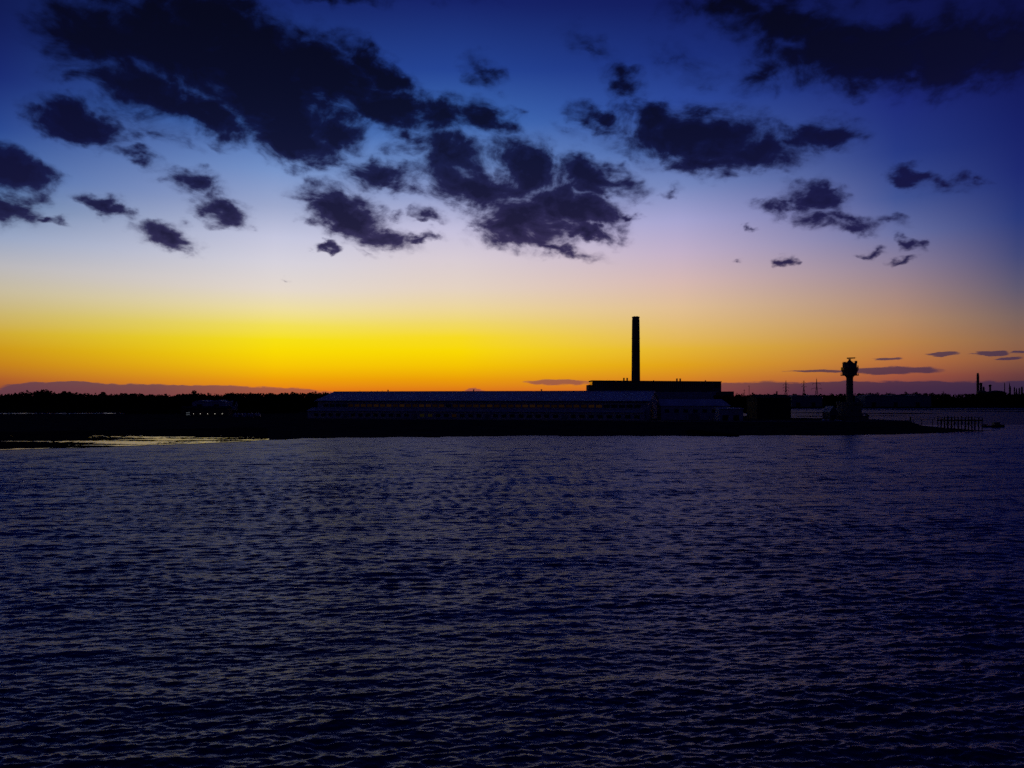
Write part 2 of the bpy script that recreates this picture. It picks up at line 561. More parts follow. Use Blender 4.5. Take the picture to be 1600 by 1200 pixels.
def grid_mesh(name, pos, m, smooth=True):
    """pos: (rows, cols, 3) array"""
    nr, nc = pos.shape[:2]
    me = bpy.data.meshes.new(name)
    idx = np.arange(nr * nc).reshape(nr, nc)
    q = np.stack([idx[:-1, :-1], idx[:-1, 1:], idx[1:, 1:], idx[1:, :-1]], -1).reshape(-1, 4)
    me.vertices.add(nr * nc)
    me.vertices.foreach_set('co', pos.reshape(-1).astype(np.float32))
    me.loops.add(q.size)
    me.loops.foreach_set('vertex_index', q.reshape(-1).astype(np.int32))
    me.polygons.add(len(q))
    me.polygons.foreach_set('loop_start', np.arange(0, q.size, 4, dtype=np.int32))
    me.polygons.foreach_set('use_smooth', np.full(len(q), smooth))
    me.update(calc_edges=True)
    me.validate()
    me.materials.append(m)
    o = bpy.data.objects.new(name, me)
    COL.objects.link(o)
    return o


def vnoise(x, y, seed=0, octaves=4, gain=0.5):
    """smooth value noise, 0..1"""
    tot, amp, nrm = 0, 1.0, 0.0
    for o in range(octaves):
        xi, yi = np.floor(x).astype(np.int64), np.floor(y).astype(np.int64)
        fx, fy = x - xi, y - yi
        fx, fy = fx * fx * (3 - 2 * fx), fy * fy * (3 - 2 * fy)

        def h(a, b):
            n = (a * 374761393 + b * 668265263 + (seed + o) * 1274126177) & 0x7fffffff
            n = ((n ^ (n >> 13)) * 1274126177) & 0x7fffffff
            return ((n ^ (n >> 16)) & 0xffff) / 65535.0
        v = (h(xi, yi) * (1 - fx) + h(xi + 1, yi) * fx) * (1 - fy) + (h(xi, yi + 1) * (1 - fx) + h(xi + 1, yi + 1) * fx) * fy
        tot = tot + amp * v
        nrm += amp
        amp *= gain
        x, y = x * 2.03 + 17.1, y * 2.03 + 5.7
    return tot / nrm


# ------------------------------------------------------------------ water
def water_mat(name, rough, bumps, ior=1.2, tint=(0.62, 0.70, 1.0), base=(0.010, 0.016, 0.055), cap=0.2):
    m = bpy.data.materials.new(name)
    m.use_nodes = True
    nt = m.node_tree
    nt.nodes.remove(nt.nodes['Principled BSDF'])
    dif = nt.nodes.new('ShaderNodeBsdfDiffuse')          # murky water under the surface
    dif.inputs['Color'].default_value = (*base, 1)
    glo = nt.nodes.new('ShaderNodeBsdfGlossy')
    glo.inputs['Color'].default_value = (*tint, 1)
    glo.inputs['Roughness'].default_value = rough
    fre = nt.nodes.new('ShaderNodeFresnel')
    fre.inputs['IOR'].default_value = ior
    mix = nt.nodes.new('ShaderNodeMixShader')
    lim = nt.nodes.new('ShaderNodeMath')                 # a wind-roughened surface never turns into a full mirror
    lim.operation = 'MINIMUM'
    lim.inputs[1].default_value = cap
    nt.links.new(fre.outputs[0], lim.inputs[0])
    nt.links.new(lim.outputs[0], mix.inputs[0])
    nt.links.new(dif.outputs[0], mix.inputs[1])
    nt.links.new(glo.outputs[0], mix.inputs[2])
    nt.links.new(mix.outputs[0], nt.nodes['Material Output'].inputs['Surface'])
    t = nt.nodes.new('ShaderNodeTexCoord')
    prev = None
    for (sc, st, dist, det) in bumps:
        mp = nt.nodes.new('ShaderNodeMapping')
        mp.inputs['Scale'].default_value = (st, 1.0, 1.0)
        mp.inputs['Rotation'].default_value = (0, 0, R(-9))
        nt.links.new(t.outputs['Object'], mp.inputs[0])
        n = nt.nodes.new('ShaderNodeTexNoise')
        n.inputs['Scale'].default_value = sc
        n.inputs['Detail'].default_value = det
        n.inputs['Roughness'].default_value = 0.55
        nt.links.new(mp.outputs[0], n.inputs['Vector'])
        bp = nt.nodes.new('ShaderNodeBump')
        bp.inputs['Strength'].default_value = 1.0
        ln = nt.nodes.new('ShaderNodeTexNoise')          # wind lanes: rougher and smoother patches
        lm = nt.nodes.new('ShaderNodeMapping')
        lm.inputs['Scale'].default_value = (0.35, 1.0, 1.0)
        nt.links.new(t.outputs['Object'], lm.inputs[0])
        nt.links.new(lm.outputs[0], ln.inputs['Vector'])
        ln.inputs['Scale'].default_value = 0.035
        ln.inputs['Detail'].default_value = 3
        mr = nt.nodes.new('ShaderNodeMapRange')
        mr.inputs['From Min'].default_value = 0.3
        mr.inputs['From Max'].default_value = 0.7
        mr.inputs['To Min'].default_value = dist * 0.55
        mr.inputs['To Max'].default_value = dist * 1.45
        nt.links.new(ln.outputs['Fac'], mr.inputs['Value'])
        nt.links.new(mr.outputs[0], bp.inputs['Distance'])
        nt.links.new(n.outputs['Fac'], bp.inputs['Height'])
        if prev is not None:
            nt.links.new(prev, bp.inputs['Normal'])
        prev = bp.outputs[0]
    if prev is not None:
        for q in (glo, fre):
            nt.links.new(prev, q.inputs['Normal'])
    return m


SEA = water_mat('sea_water', 0.235, [(2.2, 0.4, 0.07, 3.0)], ior=1.255, tint=(0.58, 0.63, 1.0), cap=0.235, base=(0.020, 0.026, 0.072))
CALM = water_mat('calm_water', 0.16, [(0.6, 0.3, 0.09, 3.0)], ior=1.33, tint=(0.85, 0.85, 1.0), cap=0.6)
LAGOON = water_mat('lagoon_water', 0.25, [(0.5, 0.25, 0.14, 4.0)], ior=1.25, tint=(0.56, 0.62, 1.0), cap=0.11, base=(0.02, 0.03, 0.10))

SHORE_PX = [-500, -200, 0, 150, 230, 320, 380, 430, 480, 620, 800, 1000, 1060, 1090, 1130, 1155, 1175, 1300, 1400, 1440, 1480, 1520, 1560, 2200]
SHORE_D = [225, 240, 250, 264, 275, 285, 298, 312, 322, 329, 341, 343, 342, 338, 338, 344, 348, 347, 353, 361, 374, 390, 402, 430]


def shore(px):
    return np.interp(px, SHORE_PX, SHORE_D)


def make_sea():
    nr, nc = 1150, 900
    d = 26.0 * (480.0 / 26.0) ** (np.arange(nr) / (nr - 1.0))
    t = np.linspace(-0.76, 0.76, nc)
    D, T = np.meshgrid(d, t, indexing='ij')
    x, y = D * T, D
    cell = np.maximum(D * math.log(480.0 / 26.0) / nr, D * 1.52 / nc * 0.7)
    calm = np.clip((shore(T * F + 800.0) - D) / 25.0, 0.45, 1.0)
    gust = 0.55 + 0.9 * vnoise(x / 38.0, y / 24.0, 3, 3)
    gust2 = 0.45 + 1.1 * vnoise(x / 95.0 + 9, y / 60.0, 5, 2)
    x, y, D, T, cell, calm, gust, gust2 = [q.astype(np.float32) for q in (x, y, D, T, cell, calm, gust, gust2)]
    steep = (1.0 + 0.7 * np.clip((D - 60.0) / 180.0, 0, 1)).astype(np.float32)
    z = np.zeros_like(x)
    ox, oy = np.zeros_like(x), np.zeros_like(x)
    rs = np.random.RandomState(4)
    lam = np.concatenate([np.exp(rs.uniform(math.log(7), math.log(19), 9)), np.exp(rs.uniform(math.log(2.2), math.log(7), 22)),
                          np.exp(rs.uniform(math.log(0.75), math.log(2.2), 44)), np.exp(rs.uniform(math.log(0.3), math.log(0.75), 36))])
    for l in lam:
        if l > 7:
            s, spread = 0.011, 12
        elif l > 2.2:
            s, spread = 0.010, 22
        elif l > 0.75:
            s, spread = 0.025, 25
        else:
            s, spread = 0.046, 32
        th = R(100 + rs.normal(0, spread))
        k = 2 * math.pi / l
        a = s / k
        fade = np.clip((l / cell - 2.0) / 2.0, 0, 1) * calm
        fade = fade * (gust if l < 2.2 else gust2 if l < 7 else 1.0)
        if 0.75 < l < 7:
            fade = fade * steep
        ph = (np.float32(k * math.cos(th)) * x + np.float32(k * math.sin(th)) * y + np.float32(rs.uniform(0, 6.283)))
        z += a * fade * np.sin(ph)
        c = 0.65 * a * fade * np.cos(ph)
        ox += c * math.cos(th)
        oy += c * math.sin(th)
    o = grid_mesh('sea', np.stack([x + ox, y + oy, z], -1), SEA)
    tag(o, kind='structure')
    return o


make_sea()
# the flat water beyond the near field, out to the horizon (lies under everything)
far = grid_mesh('outer_water', np.array([[[-40000 + 80000 * i / 8, -3000 + 43000 * j / 8, -0.9] for i in range(9)] for j in range(9)], float), SEA)
tag(far, kind='structure')

# ------------------------------------------------------------------ land
MUD = mat('wet_mud', (0.014, 0.014, 0.017), 0.75, 0.35, 0.15, 0.05, stretch=(0.4, 1, 1), spec=0.0)
SHINGLE = mat('shingle_and_grass', (0.030, 0.030, 0.033), 0.95, 0.45, 0.35, 0.10, stretch=(0.25, 1, 1), spec=0.0)
MARSH = mat('marsh_ground', (0.012, 0.014, 0.012), 0.95, 0.4, 0.05, 0.0, spec=0.0)
SAND = mat('mud_bank', (0.02, 0.02, 0.022), 0.8, 0.3, 0.1, 0.0, spec=0.0)
LEAF = mat('foliage', (0.020, 0.026, 0.014), 0.9, 0.4, 0.3, spec=0.0)
PINE = mat('dark_needles', (0.014, 0.020, 0.014), 0.9, 0.35, 0.3, spec=0.0)
BARK = mat('bark', (0.05, 0.04, 0.03), 0.95, 0.3, 1.0, spec=0.0)

BACK_PX = [-500, 0, 500, 900, 1100, 1165, 1237, 1350, 1415, 1428, 1440, 1480, 1520, 1560]
BACK_D = [748, 748, 757, 720, 640, 580, 528, 505, 466, 455, 430, 412, 399, 398]
TOP_PX = [-500, 0, 250, 420, 520, 1000, 1200, 1418, 1426, 1440, 1475, 1515, 1535, 1560]
TOP_Z = [1.5, 1.5, 1.9, 2.6, 3.5, 3.6, 3.6, 3.6, 2.6, 1.7, 0.9, 0.35, -0.2, -0.5]


def make_spit():
    px = np.linspace(-480, 1556, 640)
    nr = 190
    s = shore(px) + (9.0 * (vnoise(px / 34.0, px * 0 + 2, 61, 4, 0.6) - 0.5)) * np.interp(px, [380, 460, 1380, 1450], [0.3, 1, 1, 0.2])
    b = np.interp(px, BACK_PX, BACK_D)
    top = np.interp(px, TOP_PX, TOP_Z)
    t = np.linspace(0, 1, nr) ** 1.5
    D = (s - 14)[None, :] + t[:, None] * (b + 12 - (s - 14))[None, :]
    PXX = np.broadcast_to(px, D.shape)
    x, y = X(PXX, D), D
    f = D - s[None, :]
    bk = (b[None, :] - D)
    # beach: low wet foreshore, then a shingle bank up to the made ground
    w = np.interp(px, [-500, 380, 520, 1000, 1300, 1420, 1480, 1560], [330, 290, 100, 84, 84, 70, 20, 12])[None, :]
    u = np.clip(f / w, 0, 1)
    prof = u * u * (3 - 2 * u)
    z = 0.10 + (top[None, :] - 0.10) * prof
    z = np.where(f < 0, 0.10 + f * 0.06, z)
    # tidal mud with pools, only at the left
    mudw = np.clip((430 - PXX) / 60.0, 0, 1) * np.clip((125 - f) / 50.0, 0, 1)
    n = 0.6 * vnoise(x / 20.0, y / 5.0, 21, 5, 0.66) + 0.4 * vnoise(x / 30.0, y / 2.4, 27, 4, 0.7)
    n2 = vnoise(x / 60.0 + 3, y / 14.0, 22, 2)
    z = z + mudw * ((n - 0.5) * 1.15 + (n2 - 0.5) * 0.45 + np.interp(PXX, [-500, 60, 150, 200, 320, 380, 440], [.17, .14, .05, -.02, .01, .07, .14])) * np.clip((f + 14) / 16.0, 0, 1)
    z = z + (1 - mudw) * (vnoise(x / 9.0, y / 6.0, 31, 4) - 0.5) * 0.45 * np.clip((f - 3) / 14.0, 0, 1) * np.clip(bk / 8.0, 0, 1)
    z = np.minimum(z, bk * 0.14 + 0.3)
    o = grid_mesh('spit', np.stack([x, y, z], -1), SHINGLE)
    o.data.materials.append(MUD)
    mi = ((mudw[:-1, :-1] > 0.2)).astype(np.int32).reshape(-1)
    o.data.polygons.foreach_set('material_index', mi)
    tag(o, kind='structure')


make_spit()


def sheet(name, pxs, d0, d1, z, m, nr=24, rough=0.0, kind='structure'):
    pxs = np.asarray(pxs, float)
    d0, d1 = np.broadcast_to(np.asarray(d0, float), pxs.shape), np.broadcast_to(np.asarray(d1, float), pxs.shape)
    t = np.linspace(0, 1, nr)[:, None]
    D = d0[None, :] + t * (d1 - d0)[None, :]
    x = X(np.broadcast_to(pxs, D.shape), D)
    zz = np.full_like(D, z) if not callable(z) else z(x, D, t)
    return tag(grid_mesh(name, np.stack([x, D, zz], -1), m), kind=kind)


pp = np.linspace(-480, 420, 120)
sheet('tide_pool', pp, shore(pp) - 5 + 5 * vnoise(pp / 22.0, pp * 0, 5, 3), shore(pp) + 4 + 116 * np.clip((425 - pp) / 150.0, 0, 1), 0.135, CALM)
# still water behind the spit
pp = np.linspace(-520, 1240, 60)
sheet('lagoon', pp, np.full(60, 560.0), np.full(60, 1180.0), -0.22, CALM)
pp = np.linspace(1150, 1900, 80)
sheet('channel', pp, np.full(80, 412.0) + 10 * vnoise(pp / 60, pp * 0, 9, 2), np.full(80, 1420.0), -0.03, LAGOON)


def bank(name, px0, px1, py, h, depth):
    """a low drying mud bank in the channel"""
    p = np.linspace(px0, px1, 60)
    e = np.sin(np.linspace(0, math.pi, 60)) ** 0.6
    d = EYE * F / (py - HZ)
    wob = (vnoise(p / 18.0, p * 0 + px0, 14, 3) - 0.5) * depth * 0.6
    return sheet(name, p, d - depth * 0.5 * e + wob, d + depth * 0.5 * e + wob, lambda x, D, t: -0.08 + (h + 0.08) * np.sin(t * math.pi) * e[None, :] + 0 * D, SAND, 8)


for a in ((1300, 1760, 640.2, .5, 60), (1230, 1330, 645.0, .5, 46), (1340, 1475, 646.2, .5, 50), (1230, 1310, 650.5, .4, 20), (1450, 1800, 642.8, .4, 46), (1345, 1420, 650, .35, 20)):
    bank('mud_bank', *a)

FS_PX = [-900, 520, 900, 1180, 1300, 1700, 2300]
FS_D = [868, 872, 1000, 1150, 1262, 1290, 1350]
pp = np.linspace(-900, 2300, 260)
fs = np.interp(pp, FS_PX, FS_D) + 14 * (vnoise(pp / 30.0, pp * 0, 41, 3) - 0.5)


def fs_z(x, D, t):
    return -0.3 + 5.0 * np.clip(t * 12, 0, 1) + 10 * np.clip((t - 0.2) / 0.8, 0, 1) + 2.0 * (vnoise(x / 60, D / 60, 42, 3) - 0.5) * np.clip(t * 12, 0, 1)


tt = sheet('far_shore', pp, fs, fs + 5200.0, fs_z, MARSH, nr=60)


# ------------------------------------------------------------------ trees
def leaf_cloud(centers, radii, n, size, rs, squash=0.8):
    """small leaf-clump faces spread through a set of overlapping ellipsoids; returns verts, faces"""
    centers, radii = np.asarray(centers, float), np.asarray(radii, float)
    k = rs.randint(0, len(centers), n)
    v = rs.normal(size=(n, 3))
    v /= np.linalg.norm(v, axis=1)[:, None]
    r = radii[k] * (rs.uniform(0.25, 1.0, n) ** 0.5)
    p = centers[k] + v * r[:, None] * np.array([1, 1, squash])
    a = rs.normal(size=(n, 3))
    a /= np.linalg.norm(a, axis=1)[:, None]
    b = np.cross(a, rs.normal(size=(n, 3)))
    b /= np.linalg.norm(b, axis=1)[:, None]
    s = size * rs.uniform(0.6, 1.3, n)[:, None]
    q = np.stack([p - a * s - b * s * .6, p + a * s - b * s * .6, p + a * s * .7 + b * s * .6, p - a * s * .7 + b * s * .6], 1)
    return q.reshape(-1, 3)


def quads(name, verts, m, parent=None):
    n = len(verts) // 4
    me = bpy.data.meshes.new(name)
    me.vertices.add(n * 4)
    me.vertices.foreach_set('co', verts.reshape(-1).astype(np.float32))
    me.loops.add(n * 4)
    me.loops.foreach_set('vertex_index', np.arange(n * 4, dtype=np.int32))
    me.polygons.add(n)
    me.polygons.foreach_set('loop_start', np.arange(0, n * 4, 4, dtype=np.int32))
    me.update(calc_edges=True)
    me.materials.append(m)
    o = bpy.data.objects.new(name, me)
    COL.objects.link(o)
    o.parent = parent
    return o


def crown_shape(h, w, rs, kind='round'):
    """lobes (centres, radii) of one crown standing on z=0"""
    c, r = [], []
    if kind == 'conifer':
        for i in range(7):
            t = i / 6.0
            c.append((rs.normal(0, .1) * w, rs.normal(0, .1) * w, h * (0.22 + 0.74 * t)))
            r.append(w * (0.5 * (1 - t) + 0.06))
    elif kind == 'pine':
        for i in range(7):
            c.append((rs.uniform(-.42, .42) * w, rs.uniform(-.42, .42) * w, h * rs.uniform(.66, .9)))
            r.append(w * rs.uniform(.16, .27))
    else:
        for i in range(9):
            t = rs.uniform(0.30, 0.86)
            k = math.sqrt(max(0.05, 1 - ((t - .55) / .48) ** 2))
            a = rs.uniform(0, 6.28)
            c.append((math.cos(a) * .34 * w * k, math.sin(a) * .34 * w * k, h * t))
            r.append(w * rs.uniform(.16, .30))
    return c, r


def tree(px, d, ytop, wpx, label, kind='round', base=None, group=None, m=None, leaves=900):
    z0 = 3.0 if base is None else base
    h = ZY(ytop, d) - z0
    w = wpx * d / F
    rs = np.random.RandomState(int(px * 7 + d) % 100000)
    t = thing('tree', label, 'tree', (X(px, d), d, z0), rs.uniform(0, 360), group)
    b = MB()
    tr = 0.028 * h
    b.bar((0, 0, -0.6), (0.1, 0, h * .45), tr, 8, tr * .7)
    b.bar((0.1, 0, h * .44), (0, .1, h * .86), tr * .7, 7, tr * .2)
    cc, rr = crown_shape(h, w, rs, kind)
    for (cx, cy, cz) in cc:
        b.bar((0.05, 0, max(h * .25, cz - .25 * h)), (cx, cy, cz), tr * .38, 5, tr * .12)
    b.build('trunk', BARK, t, True)
    quads('crown', leaf_cloud(cc, rr, leaves, 0.05 * w + 0.16, rs), m or LEAF, t)
    return t


# the far woods: read as one mass, so each belt is one object
def wood(name, label, pxs, prof, d0, d1, n, w_rng, conifer, seed, leaves=230, m=None):
    rs = np.random.RandomState(seed)
    allv = []
    pxl, yl = zip(*prof)
    for i in range(n):
        px = pxs[0] + (pxs[1] - pxs[0]) * (i + rs.uniform(0, 1)) / n
        d = rs.uniform(d0, d1)
        front = (d - d0) / max(1, (d1 - d0))
        zt = ZY(np.interp(px, pxl, yl) - 1.0 + abs(rs.normal(0, 1.0)) + rs.uniform(0, 4) * (1 - front), d)
        z0 = 4.0
        h = max(5.0, zt - z0)
        w = rs.uniform(*w_rng)
        kind = 'conifer' if rs.uniform() < conifer else 'round'
        if kind == 'conifer':
            w *= .55
        cc, rr = crown_shape(h, w, rs, kind)
        cc, rr = cc + [(0, 0, h * .12), (0, 0, h * .22), (0, 0, h * .36)], rr + [w * .5, w * .5, w * .45]
        cc = np.asarray(cc)
        v = leaf_cloud(cc, rr, leaves, 0.075 * w + 0.2, rs, .95)
        allv.append(v + np.array([X(px, d), d, z0]))
    o = quads(name, np.concatenate(allv), m or LEAF)
    return tag(o, label, 'wood', kind='stuff')


LP = [(-700, 612), (-60, 616), (0, 616), (15, 615), (30, 613), (48, 611), (70, 610), (82, 612), (110, 612), (125, 614), (200, 615), (260, 616), (300, 615), (345, 615), (360, 613.5), (400, 613), (470, 613), (500, 612), (560, 613), (620, 613), (760, 614), (1000, 615)]
wood('woodland', 'dark belt of trees along the far left shore behind the lagoon', (-620, 560), LP, 930, 1120, 520, (8, 16), .12, 3)
wood('woodland', 'dark spiky trees showing above the roof ridge at the left of the long hangar', (515, 930), [(500, 613.5), (600, 614), (940, 616)], 1120, 1250, 150, (8, 14), .5, 5)
RP = [(1130, 617), (1150, 614.5), (1180, 614.5), (1210, 616), (1240, 617), (1300, 616), (1340, 614.5), (1400, 613.5), (1430, 613), (1460, 614), (1510, 614.5), (1560, 611.5), (1585, 613.5), (1620, 614), (1800, 613), (2300, 612)]
wood('woodland', 'low dark treeline across the water behind the round fort and the timber jetty', (1120, 2200), RP, 1330, 1500, 420, (10, 18), .08, 9)

tree(98, 965, 608.5, 11, 'round tree standing proud of the far left treeline, leftmost of the taller crowns', base=4, leaves=700)
tree(122, 965, 612.2, 10, 'smaller round tree just right of the tallest leftmost crown in the far treeline', base=4, leaves=700)
tree(159, 968, 611, 8, 'narrow umbrella topped pine breaking the far left treeline', 'pine', 4, leaves=700, m=PINE)
tree(194, 962, 611.8, 13, 'broad low tree at the right end of the bumpy far left treeline', base=4, leaves=800)
tree(70, 960, 608.8, 22, 'wide spreading tree under the left end of the purple cloud bank', base=4, leaves=1100)
tree(307, 960, 608.6, 16, 'solitary broad tree rising above the flat treeline over the five small lights', base=4, leaves=1000)
for q, (px_, y_, lb) in enumerate(((562, 609.3, 'thin conifer above the left part of the hangar ridge, leftmost of the conifer row'),
                                   (580, 610.2, 'short conifer on the skyline beside the rounded tree above the hangar ridge'),
                                   (590, 609.8, 'conifer on the skyline near the right end of the row above the hangar ridge'),
                                   (597, 609.5, 'last conifer of the row showing over the long hangar ridge'))):
    tree(px_, 1110, y_, 3.4, lb, 'conifer', 4, 'conifers above the hangar ridge', PINE, 420)
tree(570, 1105, 609.2, 9, 'rounded tree crown on the skyline between the conifers above the hangar ridge', base=4, leaves=600)
tree(1241, 1320, 612.2, 8, 'small round tree on the skyline right of the pylons, above the pale far shed', base=4, leaves=600)
tree(1321, 1320, 611.8, 5, 'little tree on the skyline hard against the left of the tower shaft', base=4, leaves=400)
tree(1172, 512, 618, 22, 'dark tall tree left of the black boatshed behind the low store', base=3.2, leaves=1500)
tree(1156, 520, 622, 20, 'lower dark tree at the end of the flat roofed store', base=3.2, leaves=1400)
tree(455, 690, 628, 26, 'dark bushy tree left of the end of the long hangar', base=2.2, leaves=1300)
tree(425, 700, 631, 24, 'low spreading dark tree behind the row of beach huts', base=2.2, leaves=1200)


def scrub(px0, px1, d, ytop, n, seed, label):
    rs = np.random.RandomState(seed)
    vs = []
    for i in range(n):
        px = px0 + (px1 - px0) * (i + rs.uniform()) / n
        dd = d + rs.uniform(-8, 8)
        h = (ZY(ytop, dd) - 1.0) * rs.uniform(.6, 1.0)
        c = [(rs.normal(0, 1.2), rs.normal(0, 1.2), h * rs.uniform(.3, .8)) for _ in range(5)] + [(0, 0, h * .3)]
        v = leaf_cloud(c, [h * .32] * 5 + [h * .4], 90, .42, rs)
        vs.append(v + np.array([X(px, dd), dd, 1.0]))
    tag(quads('scrub', np.concatenate(vs), LEAF), label, 'bushes', kind='stuff')


scrub(198, 462, 715, 638, 110, 51, 'dark scrub along the back of the spit behind the lit building')
scrub(-300, 60, 715, 646, 60, 52, 'low dark scrub at the far left edge of the spit')

# ------------------------------------------------------------------ buildings and things
ROOF = mat('pale_roof_sheet', (0.50, 0.52, 0.56), 0.6, 0.12, 0.25, stretch=(1.2, .15, .15), spec=0.02)
ROOF2 = mat('weathered_roof_sheet', (0.46, 0.46, 0.48), 0.6, 0.15, 0.3, stretch=(1.2, .15, .15), spec=0.02)
CLAD = mat('grey_blue_cladding', (0.34, 0.35, 0.38), 0.75, 0.18, 0.5, stretch=(1.5, 1.5, .2), spec=0.02)
LEANR = mat('lean_to_roof', (0.30, 0.32, 0.36), 0.7, 0.15, 0.3, spec=0.02)
FRAME = mat('window_frame_paint', (0.10, 0.10, 0.11), 0.6, 0.1, 2.0)
GLASS = mat('dark_glass', (0.01, 0.012, 0.016), 0.15, 0.2, 1.0, spec=0.5)
CONC = mat('concrete', (0.22, 0.21, 0.20), 0.9, 0.2, 0.4, 0.02, spec=0.02)
CONCD = mat('stained_concrete', (0.10, 0.10, 0.10), 0.9, 0.25, 0.08, stretch=(1, 1, .15), spec=0.02)
BRICK = mat('dark_brick', (0.10, 0.07, 0.06), 0.9, 0.25, 1.2, spec=0.02)
BLACK = mat('tarred_boards', (0.025, 0.025, 0.03), 0.8, 0.3, 1.0, stretch=(3, 3, .3), spec=0.02)
STONE = mat('old_stone', (0.16, 0.15, 0.13), 0.95, 0.3, 0.9, 0.05, spec=0.02)
STEEL = mat('weathered_steel', (0.07, 0.07, 0.08), 0.6, 0.25, 1.0, metal=0.2, spec=0.02)
TIMBER = mat('wet_timber', (0.05, 0.042, 0.035), 0.85, 0.35, 1.5, stretch=(3, 3, .4), spec=0.02)
WHITE = mat('white_paint', (0.72, 0.72, 0.72), 0.6, 0.06, 1.0)
PALE = mat('pale_wall', (0.16, 0.17, 0.20), 0.85, 0.15, 0.3, spec=0.02)
HUTS = [mat('hut_paint', c, 0.7, 0.1, 1.0) for c in ((.35, .38, .42), (.30, .22, .20), (.42, .42, .38), (.20, .28, .36), (.36, .30, .28))]
WARM = [mat('lit_window', (0.02, 0.015, 0.01), 0.5, 0.2, 1.0, emit=(1.0, 0.42, 0.10), estr=e) for e in (0.006, 0.009, 0.013)]
TUBE = mat('fluorescent_window', (0.1, 0.1, 0.1), 0.5, 0.1, 1.0, emit=(0.75, 0.85, 1.0), estr=0.055)
LAMP = mat('lamp_glass', (0.5, 0.5, 0.5), 0.4, 0.1, 1.0, emit=(1.0, 0.95, 0.82), estr=1.1)
YELW = mat('yellow_lit_window', (0.02, 0.02, 0.01), 0.5, 0.1, 1.0, emit=(0.9, 0.75, 0.15), estr=0.007)
REDL = mat('aviation_light', (0.2, 0.02, 0.02), 0.4, 0.1, 1.0, emit=(1.0, 0.08, 0.05), estr=1.2)

DULL = mat('faded_boards', (0.09, 0.09, 0.10), 0.85, 0.25, 1.0, spec=0.02)
GZ = 3.55   # made ground on the spit


